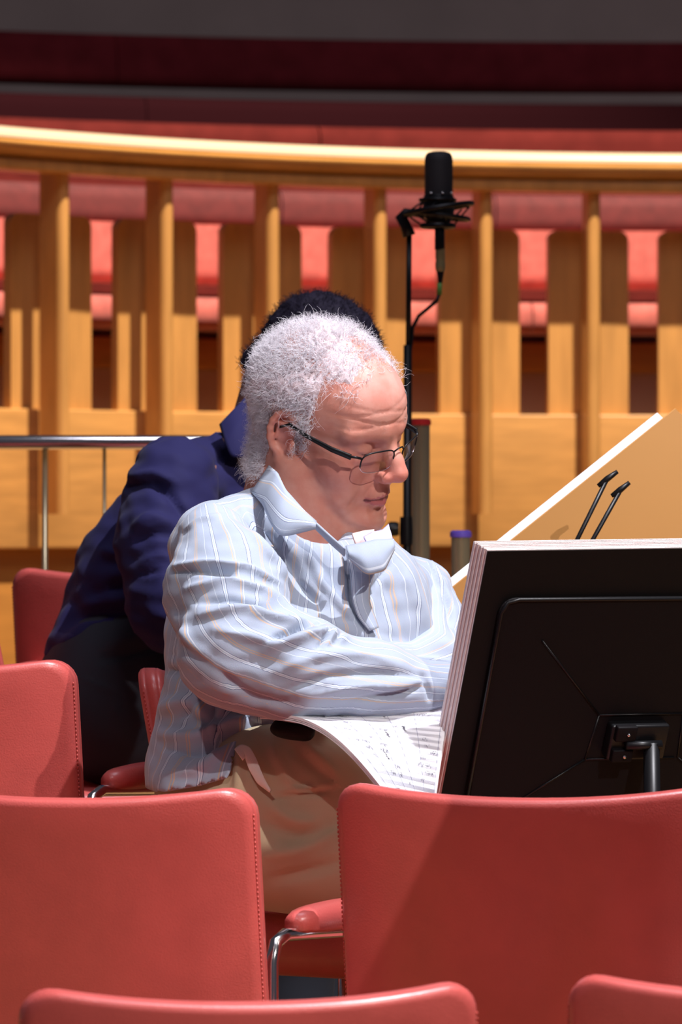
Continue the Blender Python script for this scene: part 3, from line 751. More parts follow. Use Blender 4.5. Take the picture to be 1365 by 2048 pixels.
# fluffy under-layer
sel = mk[Fq].all(1); used = np.unique(Fq[sel]); remap = -np.ones(len(V), int); remap[used] = np.arange(len(used))
Vc = V[used]; Nc = N[used]; Lc = L[used]
edge = np.ones(len(V)); 
fc = np.zeros(len(V)); np.add.at(fc, Fq[sel].ravel(), 1); inner = (fc[used] >= 4).astype(float)
for _ in range(10):
    S_ = np.zeros(len(used)); c_ = np.zeros(len(used)); Q = remap[Fq[sel]]
    for i in range(4): np.add.at(S_, Q[:, i], inner[Q[:, (i+1) % 4]]); np.add.at(c_, Q[:, i], 1)
    inner = np.minimum(inner, S_/np.maximum(c_, 1)*.5+inner*.5)
thin = np.where((Lc[:, 2] > .070) & (Lc[:, 0] > .010), .35, 1.0)
bump_ = np.array([noise.noise(Vector(tuple(v*55)))*.5+noise.noise(Vector(tuple(v*120)))*.3 for v in Vc])
Vh = Vc+Nc*((.0075+.0016*bump_)*inner*thin)[:, None]-Nc*.0006*(1-inner)[:, None]
hair = obj('hair', Vh, remap[Fq[sel]], M['hairu'], man, world=True)
# curly strands
w_area = np.ones(len(ids)); w_area[(L[ids, 2] > .070) & (L[ids, 0] > .012)] = .7; w_area[(L[ids, 0] > .052) | (L[ids, 2] < .070) & (L[ids, 0] > .024)] = .22
roots = ids[rng.choice(len(ids), 15000, p=w_area/w_area.sum())]
VV = []; FF = []
for c_i, r_ in enumerate(roots):
    p = V[r_]+rng.normal(size=3)*.001; n = N[r_]; l = L[r_]
    tp = l[2] > .070 and l[0] > .012
    ln_ = rng.uniform(.016, .033)*(.6 if tp else 1.0); back = -HR[:, 0]*.5-np.array([0, 0, 1])*.4
    if l[2] < .005 and l[0] > -.03: ln_ *= .45
    if rng.random() < .05: ln_ *= 1.35
    dvec = n*rng.uniform(.5, 1.1)+back*rng.uniform(.1, .9)+rng.normal(size=3)*.45; dvec /= np.linalg.norm(dvec)
    a = np.cross(dvec, rng.normal(size=3)); a /= np.linalg.norm(a); b = np.cross(dvec, a)
    cr = rng.uniform(.0018, .0045); tw = rng.uniform(2.5, 6.0); ph = rng.uniform(0, 6.28); K = 8; base_i = len(VV)
    pts = [p+dvec*ln_*t-n*(.35*ln_*t*t)+(a*(math.cos(ph+tw*t)-math.cos(ph))+b*(math.sin(ph+tw*t)-math.sin(ph)))*cr for t in np.linspace(0, 1, K)]
    rad = .00030
    for i, q in enumerate(pts):
        rr = rad*(1-.7*i/(K-1))
        for m_ in range(3):
            an = 2.094*m_; VV.append(q+(a*math.cos(an)+b*math.sin(an))*rr)
    for i in range(K-1):
        for m_ in range(3):
            o_ = base_i+i*3; FF.append((o_+m_, o_+(m_+1) % 3, o_+3+(m_+1) % 3, o_+3+m_))
st_h = obj('curly_strands', VV, FF, M['hairw'], hair, world=True); tag(st_h, kind='stuff')
# eyebrows
for s in (-1, 1):
    VV = []; FF = []
    for i in range(240):
        t = rng.random(); q = np.array([.0995-.031*t, s*(.013+.040*t), .0175+.004*math.sin(t*3)-.002*t])+rng.normal(size=3)*np.array([.0006, .001, .0028])
        p = hp(q); dv = HR@np.array([.25, s*.9, .15+rng.normal()*.35]); dv /= np.linalg.norm(dv); a = np.cross(dv, [0, 0, 1.]); a /= np.linalg.norm(a); b0 = len(VV)
        for kx, rr in ((0, .0003), (.5, .00028), (1, .0001)):
            for m_ in range(3): VV.append(p+dv*.010*kx+a*math.cos(2.09*m_)*rr+np.cross(dv, a)*math.sin(2.09*m_)*rr)
        for kx in range(2):
            for m_ in range(3): FF.append((b0+kx*3+m_, b0+kx*3+(m_+1) % 3, b0+kx*3+3+(m_+1) % 3, b0+kx*3+3+m_))
    tag(obj('eyebrow', VV, FF, M['hairg'], man, world=True), kind='stuff')

# glasses
gl = empty('glasses', tuple(hp((.1, 0, -.01)))); gl.parent = man; gl.matrix_parent_inverse = parent_world(man).inverted()
def gchild(mb, name, m, p=gl, auto=None): o = mb.build(name, m, auto=auto); return child(o, p)
for s in (-1, 1):
    lw, lh = .0255, .0145; cy, cz = s*.0345, -.0195; pts = []
    for q in np.linspace(0, 2*math.pi, 36, endpoint=False):
        cu, su = math.cos(q), math.sin(q); u = lw*np.sign(cu)*abs(cu)**.6; v = lh*np.sign(su)*abs(su)**.65
        y = cy+u; pts.append((.112-abs(y)**2*4.2+.10*(v), y, cz+v))
    W_ = [hp(p) for p in pts]
    front = [w_ for w_, p in zip(W_, pts)]
    V2 = []; 
    for t_ in (-.0007, .0007):
        V2 += [tuple(w_+HR[:, 0]*t_) for w_ in W_]
    n = len(W_); cF = [tuple(range(n))[::-1], tuple(n+i for i in range(n))]+[(i, (i+1) % n, n+(i+1) % n, n+i) for i in range(n)]
    ln_o = child(obj('lens', V2, cF, M['lens'], None, smooth=False), gl)
    gchild(MB().tube([W_[i] for i in range(-1, 20)], .0011, 8), 'rim_top', M['blackm'])
    gchild(MB().tube([W_[i % n] for i in range(19, 36)], .0005, 6), 'rim_bottom', M['chrome'])
    hy = s*.0645; hg = (.112-hy*hy*4.2-.002, hy, -.0105)
    gchild(MB().tube([hp((.112-(.060**2)*4.2, s*.060, -.012)), hp((hg[0], s*.067, -.010)), hp((hg[0]-.006, s*.071, -.010))], .0018, 8), 'hinge', M['blackm'])
    tp_ = [hp((hg[0]-.004, s*.0715, -.010)), hp((.06, s*.0755, -.008)), hp((.02, s*.0785, -.002)), hp((-.004, s*.082, .006)), hp((-.018, s*.083, -.002))]
    V3 = MB()
    up = HR[:, 2]; sd_ = HR[:, 1]
    ring_ = []
    for i, q in enumerate(tp_):
        hgt = (.0038, .0034, .0026, .0022, .002)[i]
        ring_.append([q+up*hgt*a_+sd_*.0012*b_ for a_, b_ in ((1, 1), (1, -1), (-1, -1), (-1, 1))])
    Vt = [p for r_ in ring_ for p in r_]; Ft = [(0, 1, 2, 3), tuple(len(Vt)-4+i for i in range(4))[::-1]]
    for i in range(len(ring_)-1):
        for k_ in range(4): Ft.append((i*4+k_, (i+1)*4+k_, (i+1)*4+(k_+1) % 4, i*4+(k_+1) % 4))
    gchild(V3.add(Vt, Ft), 'temple_arm', M['blackm'])
gchild(MB().tube([hp((.1115, -.010, -.0105)), hp((.114, -.004, -.006)), hp((.114, .004, -.006)), hp((.1115, .010, -.0105))], .0011, 8), 'bridge', M['blackm'])

# shirt: torso
S = SDF(axis(-.29, .33, .0042), axis(6.02, 6.60, .0046), axis(.80, 1.40, .0042))
S.cone(A_(425, 1088, 6.22), A_(560, 1045, 6.31), .054, .050, .03); S.cone(A_(560, 1045, 6.31), A_(700, 1135, 6.35), .050, .044, .03); S.cone(A_(700, 1132, 6.35), A_(835, 1190, 6.42), .044, .050, .03)
S.ell(A_(585, 1220, 6.32), (.160, .100, .125), .04); S.ell(A_(740, 1240, 6.33), (.085, .085, .100), .04); S.cone(A_(545, 1105, 6.25), A_(670, 1155, 6.27), .055, .052, .03); S.ell(A_(565, 1350, 6.29), (.145, .125, .14), .05)
S.cone(A_(455, 1290, 6.28), A_(418, 1500, 6.26), .072, .068, .04); S.ell(A_(560, 1450, 6.31), (.14, .11, .10), .04)
S.ell(A_(395, 1545, 6.24), (.048, .08, .050), .03); S.ell(A_(530, 1560, 6.29), (.155, .158, .125), .03); S.cone(A_(400, 1590, 6.18), A_(480, 1560, 6.13), .040, .030, .04)
S.cone(hp((-.02, 0, -.05)), A_(612, 1030, 6.27), .052, .055, .012, 's')       # neck opening
V, Fq = S.mesh(); V = smooth(V, Fq, 3)
ax = np.array([.06, 0, -1.0]); 
N = mesh_normals(V, Fq); V = nz(V, 9, .010, N, 3, (1, 1, 1.6))
FT = [([(505, 1005), (545, 1080), (590, 1150), (640, 1215)], 13, -.014), ([(480, 1015), (520, 1090), (570, 1140)], 9, .006), ([(545, 1085), (590, 1150), (650, 1200)], 9, .005),
      ([(610, 1080), (640, 1160), (700, 1230), (735, 1265)], 10, .005), ([(688, 1110), (700, 1170), (704, 1220), (735, 1262)], 7, -.008),
      ([(330, 1340), (400, 1345), (470, 1420), (520, 1450)], 12, -.014), ([(320, 1420), (380, 1400), (420, 1440)], 14, .010), ([(330, 1470), (400, 1480), (480, 1440), (560, 1425)], 13, .012),
      ([(340, 1500), (400, 1512), (480, 1475), (545, 1465)], 10, -.010), ([(335, 1550), (400, 1540), (470, 1500), (550, 1480)], 13, .009), ([(350, 1310), (420, 1380), (440, 1480)], 10, -.008),
      ([(360, 1440), (390, 1420), (410, 1380)], 8, -.006), ([(450, 1400), (430, 1450), (435, 1520)], 8, .006),
      ([(800, 1120), (830, 1200), (870, 1290)], 14, .005), ([(860, 1140), (890, 1190), (905, 1240)], 8, -.008), ([(760, 1150), (790, 1220), (810, 1290)], 12, -.004), ([(770, 1110), (735, 1150), (712, 1200)], 8, .006), ([(790, 1120), (750, 1165), (725, 1215)], 7, -.005),
      ([(640, 1255), (700, 1262), (770, 1290), (840, 1310)], 14, .008)]
V = nz(V, 30, .003, mesh_normals(V, Fq), 6, (1, 1, 1.5)); V = strokes(V, Fq, [(a_, b_*.85, c_*1.25) for a_, b_, c_ in FT])
pj = proj(V); hem_y = np.interp(pj[:, 0], [250, 330, 400, 455, 466, 474, 520, 575, 800], [1560, 1584, 1572, 1556, 1535, 1488, 1474, 1468, 1460])
nr = np.abs(pj[:, 1]-hem_y) < 5; V[nr, 2] += (pj[nr, 1]-hem_y[nr])/F_PX*V[nr, 1]; Fq = Fq[(pj[:, 1] < hem_y+5)[Fq].all(1)]
cen = A_(600, 1200, 6.32)
az = np.arctan2(-(V[:, 1]-cen[1]-.0), V[:, 0]-(cen[0]+.10*(V[:, 2]-cen[2]))); 
shirt = obj('shirt', V, Fq, M['shirt'], man, world=True); set_attr(shirt, 'stripe', az*.155+.3)
md = shirt.modifiers.new('cloth_thickness', 'SOLIDIFY'); md.thickness = .003; md.offset = 1
bv = BVHTree.FromPolygons([Vector(v) for v in V], [tuple(int(i) for i in f) for f in Fq])
def sleeve(name, pts, rs, k, FT, off, lo, hi, extra=None, par_=None, st=.0038):
    S = SDF(axis(lo[0], hi[0], st), axis(lo[1], hi[1], st*1.15), axis(lo[2], hi[2], st)); S.chain(pts, rs, k)
    if extra: extra(S)
    V, Fq = S.mesh(); V = smooth(V, Fq, 3)
    # distance round the arm, measured from a centre line with a fixed bend-plane frame
    t = np.linspace(0, len(pts)-1, 60); cl = np.stack([np.interp(t, np.arange(len(pts)), np.array(pts)[:, i]) for i in range(3)], 1)
    for _ in range(12): cl[1:-1] = (cl[:-2]+cl[1:-1]*2+cl[2:])/4
    T = np.gradient(cl, axis=0); T /= np.linalg.norm(T, axis=1)[:, None]
    nb = np.cross(pts[1]-pts[0], pts[-1]-pts[1]); nb /= np.linalg.norm(nb)
    ii = np.concatenate([((v_[:, None]-cl[None])**2).sum(2).argmin(1) for v_ in np.array_split(V, 60)])
    v_ = V-cl[ii]; bb = np.cross(nb, T[ii]); an = np.arctan2((v_*nb).sum(1), (v_*bb).sum(1))
    N = mesh_normals(V, Fq); V = nz(V, 16, .006, N, off*10); V = nz(V, 34, .0028, mesh_normals(V, Fq), off*7+2, (1, 1, 1.8)); V = strokes(V, Fq, [(a_, b_*.82, c_*1.45) for a_, b_, c_ in FT])
    o = obj(name, V, Fq, M['shirt'], par_ or shirt, world=True); set_attr(o, 'stripe', an*.085+off); return o, V, Fq
RS = [A_(430, 1085, 6.17), A_(452, 1180, 6.12), A_(480, 1300, 6.05), A_(600, 1338, 6.03), A_(740, 1362, 6.06), A_(895, 1376, 6.09)]
FR = [([(352, 1132), (420, 1126), (500, 1138), (560, 1168)], 8, .008), ([(348, 1144), (410, 1142), (470, 1150)], 6, -.007), ([(375, 1178), (450, 1164), (530, 1185), (590, 1222)], 10, .009), ([(390, 1205), (470, 1195), (560, 1225), (640, 1240)], 9, -.009),
      ([(400, 1230), (480, 1215), (560, 1240), (655, 1246)], 9, .008), ([(540, 1280), (580, 1262), (620, 1246), (655, 1244)], 6, -.012), ([(430, 1260), (510, 1275), (560, 1290)], 12, .006), ([(530, 1300), (600, 1275), (650, 1262), (690, 1275)], 10, .008),
      ([(635, 1300), (650, 1280), (655, 1262)], 5, -.007), ([(668, 1290), (680, 1270), (690, 1262)], 5, -.006), ([(650, 1290), (665, 1268)], 5, .005), ([(560, 1340), (640, 1310), (730, 1310), (800, 1330)], 12, .005), ([(560, 1385), (660, 1350), (760, 1345), (850, 1352)], 9, -.006), ([(600, 1395), (700, 1372), (800, 1372), (860, 1362)], 9, .005),
      ([(700, 1400), (790, 1390), (850, 1368)], 7, -.005), ([(345, 1270), (420, 1330), (500, 1395), (600, 1412)], 12, -.005), ([(340, 1220), (380, 1290), (440, 1345)], 14, .005), ([(500, 1060), (540, 1110), (590, 1170)], 10, .006), ([(372, 1060), (400, 1040), (450, 1030)], 6, .004), ([(845, 1350), (858, 1380), (862, 1405)], 6, -.006)]
sleeve('sleeve', RS, [.052, .074, .072, .063, .047, .033], .035, FR, .0, (-.29, 5.90, .96), (.20, 6.30, 1.32))
LS = [A_(835, 1188, 6.42), A_(853, 1250, 6.38), A_(858, 1330, 6.30), A_(770, 1352, 6.23), A_(665, 1340, 6.16)]
sleeve('sleeve', LS, [.050, .048, .044, .038, .034], .03, [([(850, 1110), (880, 1160), (905, 1215)], 8, .006), ([(885, 1180), (900, 1215), (905, 1260)], 7, -.007), ([(820, 1325), (870, 1322), (915, 1335)], 8, .006)], .1, (.0, 6.08, .93), (.26, 6.52, 1.30))
# collar, placket and seams laid on the cloth
def on(px, py, off=.004, trees=None):
    o = Vector((0, 0, CH)); dv = Vector(tuple(A_(px, py, 1.0)))-o; dv.normalize(); best = None
    for b in (trees or [bv]):
        h = b.ray_cast(o, dv)
        if h[0] is not None and (best is None or h[3] < best): best = h[3]
    if best is None: best = (Vector(tuple(A_(px, py, 6.3)))-o).length
    return np.array(tuple(o+dv*(best-off)))
def loft(name, A, Bc, m, parent, thick=.0025, nu=28, nv=10, bulge=.004, stripe=None, attr_off=0., cnv=None):
    def rs(c, n):
        c = np.array(c); t = np.concatenate([[0], np.cumsum(np.linalg.norm(np.diff(c, axis=0), axis=1))]); t /= t[-1]
        q = np.stack([np.interp(np.linspace(0, 1, n), t, c[:, i]) for i in range(3)], 1)
        for _ in range(2): q[1:-1] = (q[:-2]+2*q[1:-1]+q[2:])/4
        return q
    a, b = rs(A, nu), rs(Bc, nu); V = []
    for i in range(nu):
        for j in range(nv):
            t = j/(nv-1); p = a[i]*(1-t)+b[i]*t; cam_v = np.array([0, 0, CH])-p; cam_v /= np.linalg.norm(cam_v)
            V.append(p+cam_v*bulge*math.sin(math.pi*t))
    F_ = [(i*nv+j, (i+1)*nv+j, (i+1)*nv+j+1, i*nv+j+1) for i in range(nu-1) for j in range(nv-1)]
    o = obj(name, V, F_, m, parent, world=True); md = o.modifiers.new('solidify', 'SOLIDIFY'); md.thickness = thick; md.offset = 0
    if stripe is not None: set_attr(o, 'stripe', [stripe(i/(nu-1), j/(nv-1)) for i in range(nu) for j in range(nv)])
    return o
q = lambda l, off=.004: [on(a_, b_, off) for a_, b_ in l]
cd = lambda l: [A_(*c_) for c_ in l]
loft('collar', cd([(540, 932, 6.27), (556, 945, 6.21), (575, 985, 6.165), (605, 1020, 6.15), (632, 1044, 6.15)]), cd([(505, 985, 6.265), (528, 1010, 6.19), (542, 1045, 6.150), (560, 1076, 6.135), (632, 1056, 6.140)]), M['shirt'], shirt, .004, bulge=.009, stripe=lambda u, v: .02+v*.05+.03*u)
loft('collar_stand', cd([(575, 985, 6.17), (615, 1030, 6.16), (655, 1066, 6.165), (692, 1098, 6.17)]), cd([(585, 1010, 6.19), (625, 1050, 6.18), (660, 1085, 6.18), (690, 1112, 6.18)]), M['shirt'], shirt, .003, bulge=.002, stripe=lambda u, v: .016)
loft('collar', cd([(692, 1094, 6.165), (720, 1088, 6.16), (752, 1080, 6.17), (788, 1080, 6.20)]), cd([(700, 1116, 6.155), (735, 1150, 6.145), (768, 1142, 6.155), (788, 1098, 6.19)]), M['shirt'], shirt, .004, bulge=.010, stripe=lambda u, v: .03+v*.02)
loft('collar_lining', cd([(728, 1076, 6.19), (745, 1066, 6.20), (765, 1062, 6.22), (778, 1050, 6.24)]), cd([(735, 1088, 6.175), (752, 1088, 6.18), (768, 1087, 6.19), (784, 1080, 6.21)]), M['lilac'], shirt, .004, bulge=.008)
loft('placket', q([(690, 1100), (702, 1150), (705, 1200), (716, 1235), (740, 1262)], .017), q([(738, 1115), (740, 1160), (738, 1205), (750, 1235), (756, 1256)], .015), M['shirt'], shirt, .004, bulge=.006, stripe=lambda u, v: .25+v*.035)
loft('undershirt', cd([(705, 1068, 6.20), (730, 1062, 6.215), (748, 1060, 6.23)]), cd([(712, 1092, 6.195), (735, 1090, 6.20), (750, 1088, 6.215)]), M['undershirt'], man, .003)

# trousers
T = SDF(axis(-.26, .42, .0055), axis(5.82, 6.60, .006), axis(.34, 1.03, .0055))
T.ell(A_(505, 1590, 6.30), (.135, .14, .125), .05)
T.cone(A_(500, 1650, 6.22), np.array([.155, 6.12, .80]), .112, .080, .05); T.cone(np.array([.155, 6.12, .80]), np.array([.17, 6.16, .40]), .078, .062, .03)
T.cone(A_(560, 1620, 6.42), np.array([.30, 6.32, .80]), .100, .078, .04); T.cone(np.array([.30, 6.32, .80]), np.array([.30, 6.34, .40]), .076, .06, .03)
T.ell(A_(590, 1545, 6.16), (.10, .06, .06), .05)
V, Fq = T.mesh(); V = smooth(V, Fq, 3); N = mesh_normals(V, Fq); V = nz(V, 9, .008, N, 5)
V = strokes(V, Fq, [([(500, 1500), (520, 1560), (540, 1582)], 6, -.010), ([(545, 1480), (560, 1530), (590, 1575)], 12, .010), ([(580, 1480), (610, 1520), (660, 1560)], 10, -.008), ([(600, 1475), (640, 1520), (680, 1555)], 10, .008),
     ([(545, 1585), (600, 1578), (680, 1566)], 4, .006), ([(545, 1594), (610, 1588), (690, 1578)], 5, -.006), ([(520, 1640), (600, 1680), (690, 1640)], 16, -.010), ([(520, 1710), (600, 1700), (690, 1650)], 16, .010), ([(540, 1760), (610, 1745), (690, 1720)], 13, -.009), ([(530, 1600), (580, 1640), (640, 1650)], 14, .008), ([(480, 1500), (478, 1560), (470, 1600)], 9, .008)])
tro = obj('trousers', V, Fq, M['khaki'], man, world=True)
bvt = BVHTree.FromPolygons([Vector(v) for v in V], [tuple(int(i) for i in f) for f in Fq])
qt = lambda l, off: [on(a_, b_, off, [bvt, bv]) for a_, b_ in l]
loft('pocket_edge', qt([(470, 1500), (482, 1489), (500, 1494), (514, 1520), (526, 1550), (541, 1582)], .016), qt([(486, 1520), (494, 1512), (494, 1522), (500, 1540), (516, 1566), (541, 1583)], .012), M['pocket'], tro, .004, bulge=.002)
for s_x, a_ in ((0, AnR), (1, AnL)):
    SH = MB(); b0 = Vector(tuple(a_)); b0.z = .27
    pr = [(-.05, .030, .05), (-.02, .036, .075), (.03, .040, .075), (.09, .044, .055), (.15, .042, .04), (.19, .030, .028), (.205, .012, .015)]
    V2 = []; K = 14
    for u, wv_, hh_ in pr:
        for k_ in range(K):
            an = 2*math.pi*k_/K; V2.append(Vector((u, wv_*math.cos(an), max(0.004, hh_*.5+hh_*.5*math.sin(an)*1.0))))
    F2 = [tuple(range(K)), tuple((len(pr)-1)*K+k_ for k_ in range(K))[::-1]]+[(i*K+k_, i*K+(k_+1) % K, (i+1)*K+(k_+1) % K, (i+1)*K+k_) for i in range(len(pr)-1) for k_ in range(K)]
    from mathutils import Matrix
    Rz = Matrix.Rotation(-.35, 3, 'Z'); SH.add([Rz @ v+b0 for v in V2], F2); child(SH.build('shoe', M['shoe']), man)

# ------------------------------------------------------------------ the navy-shirted person, leaning forward behind
nv = empty('person', (float(A_(230, 1500, 7.3)[0]), 7.3, .385))
tag(nv, 'dark-haired person in a navy shirt and black trousers leaning forward behind the grey-haired person', 'person')
DN = 7.30
N2R = head_frame(75, 35, 0); NO = A_(634, 728, DN-.02)
def np_(p): return NO+N2R@np.array(p)
Xn = axis(-.50, .45, .013, (NO[0]-.13, NO[0]+.15), .005); Yn = axis(6.95, 7.66, .013, (NO[1]-.12, NO[1]+.12), .006); Zn = axis(.40, 1.70, .014, (1.30, 1.68), .005)
B = SDF(Xn, Yn, Zn)
B.ell(NO+N2R@np.array([-.004, 0, .024]), (.088, .070, .076), .02, R=N2R); B.ell(NO+N2R@np.array([.03, 0, -.03]), (.06, .06, .07), .03, R=N2R)
B.cone(np_((.03, -.03, -.09)), np_((.075, 0, -.112)), .02, .018, .02); B.cone(np_((.03, .03, -.09)), np_((.075, 0, -.112)), .02, .018, .02)
B.cone(np_((.09, 0, 0)), np_((.118, 0, -.04)), .008, .012, .01); B.cone(np_((.085, -.02, -.08)), np_((.085, .02, -.08)), .005, .005, .008)
for s in (-1, 1): B.ell(NO+N2R@np.array([-.012, s*.078, -.015]), (.018, .007, .032), .006, R=N2R); B.ell(np_((.092, s*.032, -.012)), (.014,)*3, .01, 's'); B.ell(np_((.074, s*.032, -.012)), (.0145,)*3, .004)
B.cone(np_((-.045, 0, -.05)), A_(500, 975, DN+.02), .050, .058, .03)
nSh, nEl, nWr = A_(345, 960, 7.12), A_(330, 1230, 7.02), A_(560, 1330, 7.05)
nSh2, nEl2, nWr2 = A_(500, 1000, 7.45), A_(560, 1220, 7.45), A_(640, 1330, 7.30)
B.chain([A_(480, 990, DN), A_(350, 1130, DN), A_(240, 1360, DN+.02)], [.07, .09, .09], .05); B.cone(nSh, nSh2, .05, .05, .04)
B.chain([nSh, nEl, nWr], [.046, .036, .026]); B.chain([nSh2, nEl2, nWr2], [.046, .036, .026])
hand(B, nWr, nWr-nEl, np.array([0, 0, -1.]), 1); hand(B, nWr2, nWr2-nEl2, np.array([0, 0, -1.]), -1)
nK, nK2 = A_(560, 1450, 7.12), A_(640, 1440, 7.45)
B.chain([A_(235, 1430, 7.20), nK, np.array([nK[0]+.02, 7.12, .47])], [.08, .055, .036]); B.chain([A_(240, 1430, 7.42), nK2, np.array([nK2[0], 7.42, .47])], [.08, .055, .036])
V, Fq = B.mesh(); V = smooth(V, Fq, 2); ob = obj('body', V, Fq, M['skin2'], nv, world=True)
Ln = (V-NO)@N2R; N = mesh_normals(V, Fq)
mk = (V[:, 2] > 1.36) & ((Ln[:, 0] < -.03) | (Ln[:, 2] > .055) | ((Ln[:, 0] < .02) & (Ln[:, 2] > 0.0))) & (Ln[:, 2] > -.065)
sel = mk[Fq].all(1); used = np.unique(Fq[sel]); remap = -np.ones(len(V), int); remap[used] = np.arange(len(used))
bn = np.array([noise.noise(Vector(tuple(v*70)))+.6*noise.noise(Vector(tuple(v*150))) for v in V[used]])
hb = obj('hair', V[used]+N[used]*(.011+.006*bn)[:, None], remap[Fq[sel]], M['hairb'], nv, world=True)
VV = []; FF = []
ids = np.where(mk)[0]
for r_ in ids[rng.integers(0, len(ids), 3800)]:
    p = V[r_]+N[r_]*.007; n = N[r_]; dv = n+rng.normal(size=3)*.7; dv /= np.linalg.norm(dv); a = np.cross(dv, rng.normal(size=3)); a /= np.linalg.norm(a); b = np.cross(dv, a); b0 = len(VV); K = 6
    ph = rng.uniform(0, 6.28); ln_ = rng.uniform(.008, .016)
    for i in range(K):
        t = i/(K-1); qq = p+dv*ln_*t+(a*math.cos(ph+5*t)+b*math.sin(ph+5*t))*.003*t
        for m_ in range(3): VV.append(qq+(a*math.cos(2.09*m_)+b*math.sin(2.09*m_))*.0006*(1-.5*t))
    for i in range(K-1):
        for m_ in range(3): FF.append((b0+i*3+m_, b0+i*3+(m_+1) % 3, b0+i*3+3+(m_+1) % 3, b0+i*3+3+m_))
tag(obj('curly_strands', VV, FF, M['hairb'], hb, world=True), kind='stuff')
S = SDF(axis(-.54, .12, .0065), axis(6.98, 7.68, .007), axis(.86, 1.50, .0065))
S.chain([A_(490, 965, DN), A_(395, 1030, DN), A_(310, 1160, DN), A_(235, 1320, DN+.02)], [.075, .105, .115, .110], .05)
S.cone(A_(350, 958, 7.14), A_(500, 1000, 7.45), .062, .055, .04); S.cone(A_(490, 915, DN-.01), A_(480, 975, DN), .056, .07, .03)
S.cone(A_(150, 1290, 7.26), A_(200, 1330, 7.2), .045, .05, .04)
S.cone(np_((-.045, 0, -.05)), A_(490, 950, DN-.02), .056, .058, .01, 's')
V, Fq = S.mesh(); V = smooth(V, Fq, 3); N = mesh_normals(V, Fq); V = nz(V, 10, .008, N, 8)
V = nz(V, 24, .005, mesh_normals(V, Fq), 12, (1, 1, 1.8)); V = strokes(V, Fq, [([(240, 960), (300, 905), (370, 900), (430, 960)], 9, -.014), ([(255, 935), (320, 885), (400, 890)], 12, .008), ([(250, 1010), (300, 1060), (330, 1130)], 10, -.010), ([(200, 1100), (250, 1110), (300, 1090)], 9, .009),
   ([(175, 1190), (240, 1170), (320, 1150)], 10, -.009), ([(165, 1210), (240, 1200), (330, 1180)], 10, .008), ([(150, 1240), (220, 1225), (310, 1230)], 10, -.009), ([(120, 1290), (180, 1250), (250, 1240)], 12, .009), ([(110, 1320), (180, 1290), (260, 1270)], 10, -.007), ([(440, 850), (450, 900), (420, 960)], 8, -.007)])
ns = obj('shirt', V, Fq, M['navy'], nv, world=True)
S = SDF(axis(-.44, .08, .006), axis(6.88, 7.3, .0066), axis(.90, 1.46, .006)); S.chain([A_(345, 965, 7.10), A_(330, 1080, 7.06), A_(345, 1215, 7.02), A_(470, 1290, 7.04), A_(560, 1330, 7.05)], [.070, .072, .062, .048, .038], .03)
V, Fq = S.mesh(); V = smooth(V, Fq, 3); N = mesh_normals(V, Fq); V = nz(V, 16, .006, N, 2)
V = nz(V, 26, .006, mesh_normals(V, Fq), 15, (1, 1, 1.8)); V = strokes(V, Fq, [([(250, 975), (300, 965), (340, 985), (370, 1040)], 8, -.014), ([(255, 955), (310, 945), (360, 970)], 8, .008), ([(262, 1060), (300, 1030), (350, 1050)], 9, .009), ([(262, 1085), (310, 1065), (360, 1075)], 8, -.008), ([(270, 1130), (320, 1110), (350, 1120)], 9, .008), ([(275, 1150), (320, 1140)], 7, -.008)])
obj('sleeve', V, Fq, M['navy'], ns, world=True)
S = SDF(axis(-.2, .12, .008), axis(7.3, 7.6, .008), axis(.9, 1.4, .008)); S.chain([nSh2, nEl2, nWr2], [.065, .055, .04], .03); V, Fq = S.mesh(); obj('sleeve', smooth(V, Fq, 2), Fq, M['navy'], ns, world=True)
loft('collar', cd([(490, 796, 7.25), (498, 830, 7.225), (520, 880, 7.215), (545, 925, 7.215)]), cd([(440, 850, 7.22), (450, 885, 7.19), (462, 915, 7.18), (528, 918, 7.19)]), M['navy'], ns, .004, bulge=.010)
T = SDF(axis(-.52, .12, .0075), axis(6.98, 7.64, .008), axis(.44, 1.13, .0075))
T.ell(A_(225, 1410, 7.30), (.125, .15, .13), .05); T.cone(A_(235, 1330, 7.24), A_(330, 1330, 7.2), .09, .09, .05); T.chain([A_(235, 1430, 7.20), nK, np.array([nK[0]+.02, 7.12, .50])], [.115, .085, .065], .04); T.chain([A_(240, 1430, 7.42), nK2, np.array([nK2[0], 7.42, .50])], [.11, .085, .065], .04)
V, Fq = T.mesh(); V = smooth(V, Fq, 3); N = mesh_normals(V, Fq); V = nz(V, 9, .008, N, 5)
V = strokes(V, Fq, [([(160, 1355), (200, 1372), (235, 1385)], 3, .003), ([(210, 1300), (260, 1280), (320, 1265)], 10, .008), ([(200, 1320), (260, 1305), (320, 1290)], 8, -.008), ([(230, 1380), (232, 1440)], 4, .004)])
obj('trousers', V, Fq, M['jeans'], nv, world=True)
for x_, y_ in ((nK[0]+.02, 7.12), (nK2[0], 7.42)):
    SH = MB(); SH.box((x_+.05, y_, .385+.035), (.27, .09, .07), bev=.03); child(SH.build('shoe', M['shoe']), nv)

